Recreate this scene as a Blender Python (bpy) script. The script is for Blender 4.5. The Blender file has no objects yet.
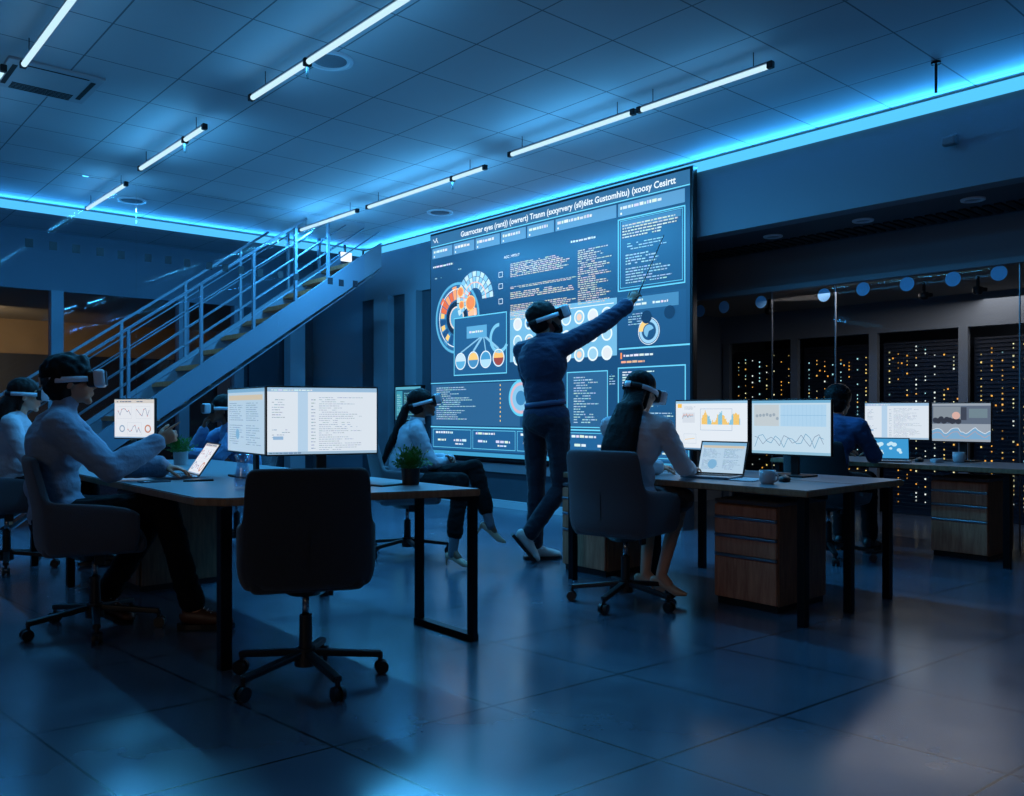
import bpy, bmesh, math, random
from mathutils import Vector, Matrix, Euler, noise
random.seed(7)
SC = bpy.context.scene
COL = SC.collection
PI = math.pi
# ------------------------------------------------------------------ camera, world, exposure
F = 850.0; HZ = 411.0; CH = 1.10
cam_d = bpy.data.cameras.new('camera'); cam = bpy.data.objects.new('camera', cam_d); COL.objects.link(cam)
cam.location = (0, 0, CH); cam.rotation_euler = (PI/2, 0, 0)
cam_d.sensor_width = 36.0; cam_d.lens = F/1024*36.0
cam_d.shift_y = (HZ-398.0)/1024.0
cam_d.clip_end = 100
SC.camera = cam
world = bpy.data.worlds.new('world'); SC.world = world; world.use_nodes = True
bg = world.node_tree.nodes['Background']
bg.inputs[0].default_value = (0.12, 0.16, 0.24, 1); bg.inputs[1].default_value = 0.085
SC.view_settings.view_transform = 'Standard'; SC.view_settings.look = 'None'
SC.view_settings.gamma = 1; SC.view_settings.use_curve_mapping = False
SC.view_settings.exposure = 0.18
# light levels
TUBE_E = .95; TUBE_W = 2.0; COVE_E = .95; COVE_W = 2.0; SCREEN_E = 1.03; MON_E = 0.92

# room axes: u runs away to the left, v runs away to the right
UX, UY, VX, VY = -0.6600, 0.7513, 0.7513, 0.6600
def R(u, v, z=0.0): return Vector((UX*u+VX*v, UY*u+VY*v, z))
def yaw_to(dx, dy): return math.atan2(-dx, dy)
YV = yaw_to(VX, VY); YMV = yaw_to(-VX, -VY); YU = yaw_to(UX, UY); YMU = yaw_to(-UX, -UY)

# ------------------------------------------------------------------ helpers
def lin(c):
    return tuple(((x/255.0)/12.92 if x/255.0 <= .04045 else (((x/255.0)+.055)/1.055)**2.4) for x in c)
def mat(name, rgb, rough=.6, metal=0.0, bump=0.0, bscale=60.0, spec=.5, var=0.0, vscale=6.0, sheen=0.0, linear=False):
    m = bpy.data.materials.new(name); m.use_nodes = True
    nt = m.node_tree; b = nt.nodes['Principled BSDF']
    c = rgb if linear else lin(rgb)
    b.inputs['Base Color'].default_value = (*c, 1); b.inputs['Roughness'].default_value = rough
    b.inputs['Metallic'].default_value = metal; b.inputs['Specular IOR Level'].default_value = spec
    if sheen: b.inputs['Sheen Weight'].default_value = sheen
    tc = nt.nodes.new('ShaderNodeTexCoord')
    if var:
        n = nt.nodes.new('ShaderNodeTexNoise'); n.inputs['Scale'].default_value = vscale; n.inputs['Detail'].default_value = 5
        nt.links.new(tc.outputs['Object'], n.inputs['Vector'])
        mx = nt.nodes.new('ShaderNodeMix'); mx.data_type = 'RGBA'
        mx.inputs[6].default_value = (*[x*(1-var) for x in c], 1); mx.inputs[7].default_value = (*[x*(1+var) for x in c], 1)
        nt.links.new(n.outputs['Fac'], mx.inputs[0]); nt.links.new(mx.outputs[2], b.inputs['Base Color'])
    if bump:
        n = nt.nodes.new('ShaderNodeTexNoise'); n.inputs['Scale'].default_value = bscale; n.inputs['Detail'].default_value = 4
        nt.links.new(tc.outputs['Object'], n.inputs['Vector'])
        bp = nt.nodes.new('ShaderNodeBump'); bp.inputs['Strength'].default_value = bump; bp.inputs['Distance'].default_value = .01
        nt.links.new(n.outputs['Fac'], bp.inputs['Height']); nt.links.new(bp.outputs[0], b.inputs['Normal'])
    return m
def emat(name, rgb, e):
    m = bpy.data.materials.new(name); m.use_nodes = True; nt = m.node_tree; nt.nodes.clear()
    o = nt.nodes.new('ShaderNodeOutputMaterial'); em = nt.nodes.new('ShaderNodeEmission')
    em.inputs[0].default_value = (*rgb, 1); em.inputs[1].default_value = e
    nt.links.new(em.outputs[0], o.inputs[0]); return m
def vmat(name, e, gloss=.12):
    """a display: emission from the picture on it, behind a slightly glossy face"""
    m = bpy.data.materials.new(name); m.use_nodes = True; nt = m.node_tree
    b = nt.nodes['Principled BSDF']; b.inputs['Base Color'].default_value = (.006, .008, .012, 1); b.inputs['Roughness'].default_value = .35
    a = nt.nodes.new('ShaderNodeVertexColor'); a.layer_name = 'Col'
    nt.links.new(a.outputs[0], b.inputs['Emission Color']); b.inputs['Emission Strength'].default_value = e
    return m
def gmat(name, tint=(.8, .9, 1), rough=.02, ior=1.22):
    m = bpy.data.materials.new(name); m.use_nodes = True; nt = m.node_tree; nt.nodes.clear()
    o = nt.nodes.new('ShaderNodeOutputMaterial'); mx = nt.nodes.new('ShaderNodeMixShader')
    fr = nt.nodes.new('ShaderNodeFresnel'); fr.inputs[0].default_value = ior
    t = nt.nodes.new('ShaderNodeBsdfTransparent'); t.inputs[0].default_value = (*tint, 1)
    g = nt.nodes.new('ShaderNodeBsdfGlossy'); g.inputs[0].default_value = (.8, .8, .8, 1); g.inputs[1].default_value = rough
    (nt.links.new(fr.outputs[0], mx.inputs[0]) if ior else setattr(mx.inputs[0], 'default_value', .16)); nt.links.new(t.outputs[0], mx.inputs[1]); nt.links.new(g.outputs[0], mx.inputs[2])
    nt.links.new(mx.outputs[0], o.inputs[0]); return m
def wood(name, c1, c2, rough=.5, sc=9.0):
    m = bpy.data.materials.new(name); m.use_nodes = True; nt = m.node_tree; b = nt.nodes['Principled BSDF']
    tc = nt.nodes.new('ShaderNodeTexCoord'); mp = nt.nodes.new('ShaderNodeMapping'); mp.inputs['Scale'].default_value = (6, 6, .7)
    n = nt.nodes.new('ShaderNodeTexNoise'); n.inputs['Scale'].default_value = sc; n.inputs['Detail'].default_value = 6
    cr = nt.nodes.new('ShaderNodeValToRGB'); cr.color_ramp.elements[0].position = .3; cr.color_ramp.elements[1].position = .72
    cr.color_ramp.elements[0].color = (*lin(c1), 1); cr.color_ramp.elements[1].color = (*lin(c2), 1)
    nt.links.new(tc.outputs['Object'], mp.inputs[0]); nt.links.new(mp.outputs[0], n.inputs['Vector'])
    nt.links.new(n.outputs['Fac'], cr.inputs[0]); nt.links.new(cr.outputs[0], b.inputs['Base Color'])
    b.inputs['Roughness'].default_value = rough; return m
def gridmat(name, base, line, dirs, lw, rough, org=(0, 0), var=.1, vscale=3.0, bump=.3, spec=.5, spots=False):
    """square grid on a horizontal plane; dirs = rows of the matrix that turns (x,y) into cell coordinates"""
    m = bpy.data.materials.new(name); m.use_nodes = True; nt = m.node_tree; b = nt.nodes['Principled BSDF']; N = nt.nodes.new; L = nt.links.new
    tc = N('ShaderNodeTexCoord'); fac = None; cells = []
    for (a, c) in dirs:
        d = N('ShaderNodeVectorMath'); d.operation = 'DOT_PRODUCT'; d.inputs[1].default_value = (a, c, 0)
        sb = N('ShaderNodeVectorMath'); sb.operation = 'SUBTRACT'; sb.inputs[1].default_value = (org[0], org[1], 0)
        L(tc.outputs['Object'], sb.inputs[0]); L(sb.outputs[0], d.inputs[0])
        ad = N('ShaderNodeMath'); ad.operation = 'ADD'; ad.inputs[1].default_value = 100.0; L(d.outputs['Value'], ad.inputs[0])
        f = N('ShaderNodeMath'); f.operation = 'FRACT'; L(ad.outputs[0], f.inputs[0])
        fl = N('ShaderNodeMath'); fl.operation = 'FLOOR'; L(ad.outputs[0], fl.inputs[0]); cells.append(fl)
        s = N('ShaderNodeMath'); s.operation = 'SUBTRACT'; s.inputs[1].default_value = .5; L(f.outputs[0], s.inputs[0])
        ab = N('ShaderNodeMath'); ab.operation = 'ABSOLUTE'; L(s.outputs[0], ab.inputs[0])
        g = N('ShaderNodeMath'); g.operation = 'GREATER_THAN'; g.inputs[1].default_value = .5-lw; L(ab.outputs[0], g.inputs[0])
        if fac is None: fac = g
        else:
            mxm = N('ShaderNodeMath'); mxm.operation = 'MAXIMUM'; L(fac.outputs[0], mxm.inputs[0]); L(g.outputs[0], mxm.inputs[1]); fac = mxm
    cx = N('ShaderNodeCombineXYZ'); L(cells[0].outputs[0], cx.inputs[0]); L(cells[1].outputs[0], cx.inputs[1])
    wn = N('ShaderNodeTexWhiteNoise'); L(cx.outputs[0], wn.inputs[0])
    n = N('ShaderNodeTexNoise'); n.inputs['Scale'].default_value = vscale; n.inputs['Detail'].default_value = 7; n.inputs['Roughness'].default_value = .6
    L(tc.outputs['Object'], n.inputs['Vector'])
    av = N('ShaderNodeMath'); av.operation = 'MULTIPLY_ADD'; av.inputs[1].default_value = .35; L(wn.outputs['Value'], av.inputs[0]); L(n.outputs['Fac'], av.inputs[2])
    mx = N('ShaderNodeMix'); mx.data_type = 'RGBA'; c = lin(base)
    mx.inputs[6].default_value = (*[x*(1-var) for x in c], 1); mx.inputs[7].default_value = (*[x*(1+var) for x in c], 1); L(av.outputs[0], mx.inputs[0])
    m2 = N('ShaderNodeMix'); m2.data_type = 'RGBA'; m2.inputs[7].default_value = (*lin(line), 1); L(mx.outputs[2], m2.inputs[6]); L(fac.outputs[0], m2.inputs[0])
    L(m2.outputs[2], b.inputs['Base Color'])
    rr = N('ShaderNodeMapRange'); rr.inputs[3].default_value = rough-.04; rr.inputs[4].default_value = rough+.07; L(n.outputs['Fac'], rr.inputs[0]); rr.inputs[1].default_value = .3; rr.inputs[2].default_value = .7
    L(rr.outputs[0], b.inputs['Roughness']); b.inputs['Specular IOR Level'].default_value = spec
    if spec > .9: b.inputs['IOR'].default_value = 1.8
    bp = N('ShaderNodeBump'); bp.inputs['Strength'].default_value = bump; bp.inputs['Distance'].default_value = .004
    sbt = N('ShaderNodeMath'); sbt.operation = 'SUBTRACT'; L(n.outputs['Fac'], sbt.inputs[0]); L(fac.outputs[0], sbt.inputs[1])
    L(sbt.outputs[0], bp.inputs['Height']); L(bp.outputs[0], b.inputs['Normal'])
    return m

def link(name, me, m=None, parent=None, smooth=False):
    o = bpy.data.objects.new(name, me); COL.objects.link(o)
    if m is not None:
        for mm in (m if isinstance(m, (list, tuple)) else [m]): me.materials.append(mm)
    if parent is not None: o.parent = parent
    if smooth:
        me.polygons.foreach_set('use_smooth', [True]*len(me.polygons))
    return o
def obj(name, bm, m, parent=None, smooth=False):
    me = bpy.data.meshes.new(name); bmesh.ops.recalc_face_normals(bm, faces=bm.faces); bm.to_mesh(me); bm.free()
    return link(name, me, m, parent, smooth)
def tag(o, label=None, cat=None, group=None, kind=None):
    if label: o['label'] = label
    if cat: o['category'] = cat
    if group: o['group'] = group
    if kind: o['kind'] = kind
    return o
def thing(name, label, cat, loc=(0, 0, 0), rz=0, group=None):
    o = bpy.data.objects.new(name, None); o.empty_display_size = .1; COL.objects.link(o)
    o.location = loc; o.rotation_euler = (0, 0, rz); return tag(o, label, cat, group)
def struct(name, bm, m, label=None, parent=None):
    o = obj(name, bm, m, parent)
    if parent is None: o['kind'] = 'structure'
    if label: o['label'] = label
    return o
KIDS = {}
def dup(root, loc, rz, label, group=None):
    def rec(o, par):
        c = o.copy(); COL.objects.link(c)
        if par: c.parent = par
        for ch in [x for x in bpy.data.objects if x.parent == o]: rec(ch, c)
        return c
    r = rec(root, None); r.location = loc; r.rotation_euler = (0, 0, rz); r['label'] = label
    if group: r['group'] = group
    return r
def BM(): return bmesh.new()
def box(bm, c, s, rot=None, bev=0.0, seg=2):
    r = bmesh.ops.create_cube(bm, size=1.0)['verts']
    if bev:
        for v in r: v.co = Vector((v.co.x*s[0], v.co.y*s[1], v.co.z*s[2]))
        es = list({e for v in r for e in v.link_edges})
        out = bmesh.ops.bevel(bm, geom=es, offset=bev, segments=seg, profile=.5, affect='EDGES')
        vs = list({v for f in out['faces'] for v in f.verts} | {v for v in r if v.is_valid})
    else:
        for v in r: v.co = Vector((v.co.x*s[0], v.co.y*s[1], v.co.z*s[2]))
        vs = r
    M = Matrix.Translation(c) @ (rot.to_4x4() if rot is not None else Matrix())
    for v in vs: v.co = M @ v.co
    return vs
def frame_z(d):
    d = d.normalized(); up = Vector((0, 0, 1)) if abs(d.z) < .95 else Vector((0, 1, 0))
    x = up.cross(d).normalized(); y = d.cross(x); return Matrix((x, y, d)).transposed()
def cone(bm, a, b, r0, r1=None, seg=16, cap=True):
    a, b = Vector(a), Vector(b); r1 = r0 if r1 is None else r1; M = frame_z(b-a)
    A = [bm.verts.new(a + M @ Vector((r0*math.cos(2*PI*i/seg), r0*math.sin(2*PI*i/seg), 0))) for i in range(seg)]
    B = [bm.verts.new(b + M @ Vector((r1*math.cos(2*PI*i/seg), r1*math.sin(2*PI*i/seg), 0))) for i in range(seg)]
    for i in range(seg): bm.faces.new((A[i], A[(i+1) % seg], B[(i+1) % seg], B[i]))
    if cap: bm.faces.new(A[::-1]); bm.faces.new(B)
def bar(bm, a, b, w, h, bev=0.0):
    """rectangular bar from a to b: w sideways, h in the plane of up"""
    a, b = Vector(a), Vector(b); M = frame_z(b-a)
    return box(bm, (a+b)/2, (w, h, (b-a).length), M, bev)
def ell(bm, c, r, rot=None, sub=2):
    vs = bmesh.ops.create_icosphere(bm, subdivisions=sub, radius=1.0)['verts']
    for v in vs:
        p = Vector((v.co.x*r[0], v.co.y*r[1], v.co.z*r[2]))
        v.co = (rot @ p if rot is not None else p) + Vector(c)
def cap(bm, a, b, r0, r1=None, n=12):
    r1 = r0 if r1 is None else r1; a, b = Vector(a), Vector(b)
    ell(bm, a, (r0, r0, r0)); ell(bm, b, (r1, r1, r1))
    if (b-a).length > 1e-4: cone(bm, a, b, r0, r1, n)
def lathe(bm, prof, seg=24, c=(0, 0, 0)):
    rings = []
    for r, z in prof:
        rings.append([bm.verts.new((c[0]+max(r, 1e-4)*math.cos(2*PI*i/seg), c[1]+max(r, 1e-4)*math.sin(2*PI*i/seg), c[2]+z)) for i in range(seg)])
    for a, b in zip(rings, rings[1:]):
        for i in range(seg): bm.faces.new((a[i], a[(i+1) % seg], b[(i+1) % seg], b[i]))
    if prof[0][0] > 0: bm.faces.new(rings[0][::-1])
    if prof[-1][0] > 0: bm.faces.new(rings[-1])
def prism(bm, pts, z0, z1):
    A = [bm.verts.new((p[0], p[1], z0)) for p in pts]; B = [bm.verts.new((p[0], p[1], z1)) for p in pts]; n = len(pts)
    bm.faces.new(A[::-1]); bm.faces.new(B)
    for i in range(n): bm.faces.new((A[i], A[(i+1) % n], B[(i+1) % n], B[i]))
def rbox(u0, u1, v0, v1, z0, z1, bm=None):
    bm = bm or BM(); prism(bm, [R(u0, v0), R(u1, v0), R(u1, v1), R(u0, v1)], z0, z1); return bm
def solidify(shape_bm, voxel, smooth=2, fac=.5):
    """one continuous skin around overlapping shapes"""
    me = bpy.data.meshes.new('tmp'); shape_bm.to_mesh(me); shape_bm.free()
    o = bpy.data.objects.new('tmp', me); COL.objects.link(o)
    r = o.modifiers.new('r', 'REMESH'); r.mode = 'VOXEL'; r.voxel_size = voxel; r.use_smooth_shade = True
    if smooth:
        s = o.modifiers.new('s', 'SMOOTH'); s.factor = fac; s.iterations = smooth
    dg = bpy.context.evaluated_depsgraph_get(); dg.update()
    out = bpy.data.meshes.new_from_object(o.evaluated_get(dg)); bpy.data.objects.remove(o); bpy.data.meshes.remove(me)
    out.polygons.foreach_set('use_smooth', [True]*len(out.polygons)); return out
def ruffle(me, amp, freq, seed=0, ridge=False, lim=None):
    off = Vector((seed*3.1, seed*1.7, seed*.9)); ns = [v.normal.copy() for v in me.vertices]
    for v, n in zip(me.vertices, ns):
        p = Vector((v.co.x*freq[0], v.co.y*freq[1], v.co.z*freq[2])) + off
        k = noise.noise(p)
        if ridge: k = .5-abs(k)*2
        v.co += n*amp*k
    me.update()

# ------------------------------------------------------------------ materials
M = {}
M['ceil'] = gridmat('ceiling_tiles', (178, 184, 190), (104, 112, 120), [(UX/.59, UY/.59), (VX/.59, VY/.59)], .009, .65, org=(1.89, 5.52), var=.06, vscale=2.0, bump=.25, spec=.3)
_a, _b = Vector((.515, .385)), Vector((-.53, .49)); _det = _a.x*_b.y-_b.x*_a.y
M['floor'] = gridmat('floor_tiles', (78, 92, 108), (16, 18, 22), [(_b.y/_det, -_b.x/_det), (-_a.y/_det, _a.x/_det)], 0.0075, .21, org=(-.069, 3.17), var=.12, vscale=1.6, bump=.06, spec=1.0)
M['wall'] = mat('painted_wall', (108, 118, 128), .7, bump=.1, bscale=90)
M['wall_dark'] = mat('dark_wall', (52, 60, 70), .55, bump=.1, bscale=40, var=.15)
M['wall_white'] = mat('pale_wall', (165, 170, 176), .75, bump=.1)
M['tan'] = mat('tan_wall', (150, 118, 84), .8, var=.2, vscale=2)
M['black'] = mat('black_plastic', (16, 17, 20), .45)
M['blackmetal'] = mat('black_metal', (18, 19, 22), .4, .6)
M['bezel'] = mat('bezel', (14, 15, 18), .3)
M['chrome'] = mat('chrome', (150, 155, 160), .2, 1.0)
M['steel'] = mat('brushed_steel', (140, 148, 158), .35, .9)
M['whiteplastic'] = mat('white_plastic', (205, 212, 220), .35)
M['headset'] = mat('headset_shell', (196, 206, 216), .3)
M['pad'] = mat('headset_pad', (12, 13, 16), .6)
M['fab_dark'] = mat('dark_fabric', (30, 33, 40), .9, bump=.5, bscale=350, sheen=.2)
M['fab_grey'] = mat('grey_fabric', (104, 108, 116), .9, bump=.5, bscale=350, sheen=.2)
M['fab_mid'] = mat('charcoal_fabric', (72, 75, 84), .9, bump=.5, bscale=350, sheen=.2)
M['desk'] = mat('desk_laminate', (118, 124, 130), .38, var=.06, vscale=4)
M['desk_edge'] = wood('desk_edge', (120, 92, 66), (150, 120, 90), .5)
M['wood'] = wood('oak_front', (158, 100, 74), (198, 142, 110), .5)
M['wood_dark'] = wood('oak_dark', (104, 72, 52), (136, 98, 72), .55)
M['tread'] = wood('tread_wood', (190, 112, 70), (220, 140, 96), .5)
M['stair'] = mat('stair_steel', (122, 134, 144), .5, .2)
M['glass'] = gmat('partition_glass', (.93, .96, 1.0))
M['glass_stair'] = gmat('stair_partition_glass', (.95, .97, 1.0), .02, 1.10)
M['glassd'] = gmat('window_glass', (.8, .88, .95))
M['vessel'] = gmat('vessel_glass', (.90, .95, 1), .03, 0)
M['leaf'] = mat('leaf', (62, 128, 48), .5, var=.4, vscale=30)
M['soil'] = mat('soil', (30, 22, 16), .95)
M['pot'] = mat('dark_pot', (26, 28, 32), .5)
M['potw'] = mat('white_pot', (170, 175, 180), .4)
M['mug'] = mat('mug_glaze', (176, 184, 192), .25)
M['paper'] = mat('paper', (190, 196, 202), .8)
M['rack'] = mat('rack_body', (28, 36, 50), .5, .3)
M['slat'] = mat('vent_dark', (14, 16, 20), .7)
M['decal_dark'] = mat('dark_decal', (14, 20, 34), .6)
M['decal_light'] = mat('frosted_decal', (120, 178, 222), .6)
M['disp'] = vmat('wall_display', SCREEN_E)
M['mon'] = vmat('monitor_display', MON_E)
M['dimmon'] = vmat('dim_display', .55)
M['led'] = vmat('rack_leds', 1.1)
M['tube'] = emat('light_tube', (.56, .84, .98), TUBE_E)
M['cove'] = emat('led_strip', (.09, .55, 1.0), COVE_E*1.05)
skin = {'a': mat('skin_tan', (176, 126, 98), .5, bump=.05), 'b': mat('skin_brown', (122, 82, 62), .5, bump=.05), 'c': mat('skin_light', (206, 160, 136), .5, bump=.05)}
def cloth(n, c, r=.85): return mat(n, c, r, bump=.35, bscale=60, sheen=.15, var=.08, vscale=12)

# ------------------------------------------------------------------ the room
floor = struct('floor', rbox(-4, 17, -7, 10.1, -.05, 0), M['floor'])
CZ = 3.36
ceil_ = struct('ceiling', rbox(-4, 12.0, -7, 6.5, CZ, CZ+.1), M['ceil'])
WV = 6.33
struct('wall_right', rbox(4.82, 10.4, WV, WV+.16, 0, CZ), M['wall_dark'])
struct('trim_1', rbox(-4, 4.82, WV, WV+.16, 2.67, CZ), M['wall'])        # bulkhead right of the screen
struct('trim_2', rbox(4.82, 10.4, WV-.03, WV, 2.64, CZ-.12), M['wall'])  # painted band over the screen wall
struct('baseboard_right', rbox(4.83, 10.4, WV-.03, WV, 0, .085), M['wall_white'])
struct('trim_3', rbox(4.83, 8.6, WV-.035, WV, .40, .50), M['wall_white'])     # pale rail under the screen
# server room
struct('trim_4', rbox(-4, 6.4, WV+.16, 7.45, 2.67, 2.75), M['wall_dark'])         # soffit
struct('trim_5', rbox(-4, 6.4, 7.40, 7.50, 2.27, 2.75), M['wall'])           # upper face above the glass
struct('ceiling_server_room', rbox(-4, 6.4, 7.50, 10.1, 2.27, 2.35), mat('server_ceiling', (120, 112, 104), .8, var=.1))
struct('trim_6', rbox(-4, 6.4, 9.0, 9.1, 1.94, 2.27), M['wall'])
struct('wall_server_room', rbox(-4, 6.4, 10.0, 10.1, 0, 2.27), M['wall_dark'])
struct('wall_return', rbox(6.28, 6.4, WV+.16, 10.1, 0, 2.75), M['wall'])
for i, u in enumerate((5.27, 4.33, 3.41, 2.47, 6.2)):
    struct('trim_%d' % (10+i), rbox(u-.045, u+.045, 9.0, 9.06, 0, 1.94), M['wall'])
# grille in the soffit
bm = BM()
for k in range(110):
    u = 6.2-k*.085
    rbox(u, u+.05, 6.98, 7.30, 2.655, 2.672, bm)
tag(struct('trim_7', bm, M['slat']), 'long dark ventilation grille in the soffit over the glass')
# glass panes of the server room, u bounds from the seams seen
gp = [6.28, 4.6, 3.94, 2.4, .8, -1.0]
for i, (a, b) in enumerate(zip(gp, gp[1:])):
    w = struct('window_%d' % (i+1), rbox(b+.004, a-.004, 7.445, 7.455, 0.0, 2.27), M['glass'])
    w['label'] = 'clear floor to ceiling glass pane in front of the server racks'
    bm = rbox(a-.006, a+.002, 7.442, 7.458, 0, 2.27); obj('pane_edge', bm, M['steel'], w)
    for (px, py) in ((700, 311), (724, 307), (761, 302), (824, 295), (863, 289), (907, 284), (953, 279), (999, 273)):
        s = (px-512)/F; d = 7.44/(VY+VX*s); u = d*(UY+UX*s); z = CH+(HZ-py)*d/F
        if b < u <= a:
            q = BM(); c = R(u, 7.44, z); Mx = frame_z(R(0, 1))
            cone(q, c-R(0, .0015), c+R(0, .0015), .062, .062, 28); obj('dot_decal', q, M['decal_light'], w)
# left side: far windows and bulkhead
struct('wall_left', rbox(11.9, 12.0, -7, 6.5, 2.62, CZ), M['wall'])
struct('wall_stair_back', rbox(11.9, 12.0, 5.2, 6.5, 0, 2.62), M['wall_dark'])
struct('wall_side', rbox(10.4, 12.0, 6.36, 6.5, 0, CZ), M['wall'])
mull = [-3.0, -1.2, .8, 2.77, 4.36, 5.15]
for i, v in enumerate(mull):
    struct('trim_%d' % (20+i), rbox(11.84, 12.0, v-.07, v+.07, 0, 2.62), M['stair'])
for i, (a, b) in enumerate(zip(mull, mull[1:])):
    struct('window_%d' % (10+i), rbox(11.94, 11.95, a+.07, b-.07, 0, 2.62), M['glassd'])
struct('ceiling_far_room', rbox(12.0, 16.0, -7, 6.5, 2.62, 2.7), mat('far_ceiling', (150, 130, 108), .8))
struct('wall_far_room', rbox(16.0, 16.1, -7, 6.5, 2.05, 2.7), M['tan'])
struct('trim_30', rbox(15.95, 16.1, -7, 6.5, 0, 2.05), mat('far_panel', (40, 36, 36), .6, var=.3, vscale=2))
# columns by the corner under the stairs and wall pilasters
struct('trim_31', rbox(11.6, 11.8, 5.83, 6.07, 0, 2.6), M['wall_white'])
for i, (a, b) in enumerate(((9.6, 9.95), (8.95, 9.2))):
    struct('trim_%d' % (32+i), rbox(a, b, WV-.10, WV, 0, 2.64), M['wall'])
struct('door_1', rbox(11.84, 11.9, 5.3, 5.75, 0, 1.95), M['wall_dark'])
# ------------------------------------------------------------------ cove lights
def area(name, loc, size, size_y, energy, col, direction, parent=None):
    l = bpy.data.lights.new(name, 'AREA'); l.shape = 'RECTANGLE'; l.size = size; l.size_y = size_y; l.energy = energy; l.color = col
    o = bpy.data.objects.new(name, l); COL.objects.link(o); o.location = loc
    o.rotation_euler = direction.to_track_quat('-Z', 'X').to_euler(); return o
BLUE = (.04, .38, 1.0)
st = obj('led_strip', rbox(-4, 10.3, WV-.035, WV-.003, 3.255, 3.335), M['cove']); tag(st, 'blue led strip along the ceiling edge above the server room bulkhead', 'led strip')
st = obj('led_strip', rbox(10.28, 10.33, -7, 6.25, 3.255, 3.335), M['cove']); tag(st, 'blue led strip along the ceiling behind the staircase', 'led strip')
def strip_light(a, b, dirv, e):
    c = (a+b)/2; L = (b-a).length
    l = bpy.data.lights.new('cove_light', 'AREA'); l.shape = 'RECTANGLE'; l.size = .05; l.size_y = L; l.energy = e; l.color = BLUE
    o = bpy.data.objects.new('cove_light', l); COL.objects.link(o); o.location = c
    z = -dirv.normalized(); y = (b-a).normalized(); x = y.cross(z).normalized(); z = x.cross(y)
    o.rotation_euler = Matrix((x, y, z)).transposed().to_euler(); return o
strip_light(R(-2, WV-.045, 3.29), R(10.2, WV-.045, 3.29), R(0, -1, .55), 34*COVE_W)
strip_light(R(10.26, -5, 3.29), R(10.26, 6.2, 3.29), R(-1, 0, .55), 22*COVE_W)
strip_light(R(10.35, -3, 3.29), R(10.35, 6.2, 3.29), R(1, 0, -.25), 9*COVE_W)
# warm lamps of the rooms behind the glass, plus an added warm fill
area('far_room_lamp', R(14, 2.0, 2.5), 3, 1, 60, (1, .72, .42), Vector((UX, UY, -.2)))
area('added_fill_lamp', R(-.5, -3.2, 3.1), 2.5, 2.5, 26, (1, .76, .58), Vector((VX, VY, -.55)))  # added fill, unseen behind the camera, warms the wood fronts
area('server_room_lamp', R(3.5, 8.3, 2.2), 3, .5, 14, (.9, .8, .75), Vector((0, 0, -1)))
# ------------------------------------------------------------------ ceiling lights
def tube(u0, u1, v, label, joint=None, e=1.0):
    L = abs(u1-u0); c = R((u0+u1)/2, v, 3.24)
    t = thing('ceiling_light', label, 'ceiling light', c, YU, 'suspended tube lights')
    bm = BM(); cone(bm, (0, -L/2, 0), (0, L/2, 0), .0165, .0165, 14); obj('light_tube', bm, M['tube'], t, True)
    for s in (-1, 1):
        bm = BM(); box(bm, (0, s*(L/2+.02), .005), (.038, .04, .045), bev=.006); obj('end_cap', bm, M['black'], t)
    bm = BM(); box(bm, (0, 0, .023), (.024, L, .012), bev=.003); obj('housing', bm, M['steel'], t)
    for s in (-.4, .4):
        bm = BM(); cone(bm, (0, s*L, .025), (0, s*L, .12), .003, .003, 8); obj('hanger', bm, M['black'], t)
    if joint is not None:
        y = (joint-(u0+u1)/2)
        bm = BM(); box(bm, (0, y, 0), (.052, .03, .05), bev=.006); box(bm, (0, y, -.06), (.012, .012, .08)); obj('joint_clip', bm, M['blackmetal'], t)
    lm = bpy.data.lights.new('tube_light', 'AREA'); lm.shape = 'RECTANGLE'; lm.size = .05; lm.size_y = L; lm.energy = 11.0*TUBE_W*L*e; lm.color = (.06, .47, 1.0)
    lo = bpy.data.objects.new('tube_light', lm); COL.objects.link(lo); lo.location = (0, 0, -.03); lo.parent = t
    for s in (-1, 1):     # light leaving the sides of the tube, on to the ceiling
        lm = bpy.data.lights.new('tube_glow', 'AREA'); lm.shape = 'RECTANGLE'; lm.size = .04; lm.size_y = L; lm.energy = .95*TUBE_W*L*e; lm.color = (.08, .49, 1.0)
        lo = bpy.data.objects.new('tube_glow', lm); COL.objects.link(lo); lo.location = (s*.05, 0, -.13); lo.rotation_euler = (0, -s*math.radians(118), 0); lo.parent = t
    return t
tube(2.92, 3.93, 4.68, 'tube light nearest the right edge, first of the row leading to the big screen', None, .45)
tube(4.03, 5.33, 4.68, 'tube light second in the right row, right of the ceiling centre', None, 1.3)
tube(5.80, 7.70, 4.76, 'long tube light above the left half of the big screen', 7.0-.75, 1.7)
tube(7.95, 9.20, 4.76, 'far tube light of the right row, just right of the staircase top', None, 2.0)
tube(3.55, 5.53, 2.5, 'long bright tube light crossing the top centre of the ceiling', 4.75, .5)
tube(6.37, 7.80, 2.49, 'tube light second in the middle row, left of the ceiling centre', 6.75)
tube(8.46, 9.72, 2.56, 'short far tube light of the middle row, near the left led strip', None, .8)
tube(4.6, 5.93, 1.2, 'tube light at the top left corner above the air vent', None, .22)
tube(6.12, 7.6, 1.12, 'tube light cut by the left edge of the picture', None, .22)
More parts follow.
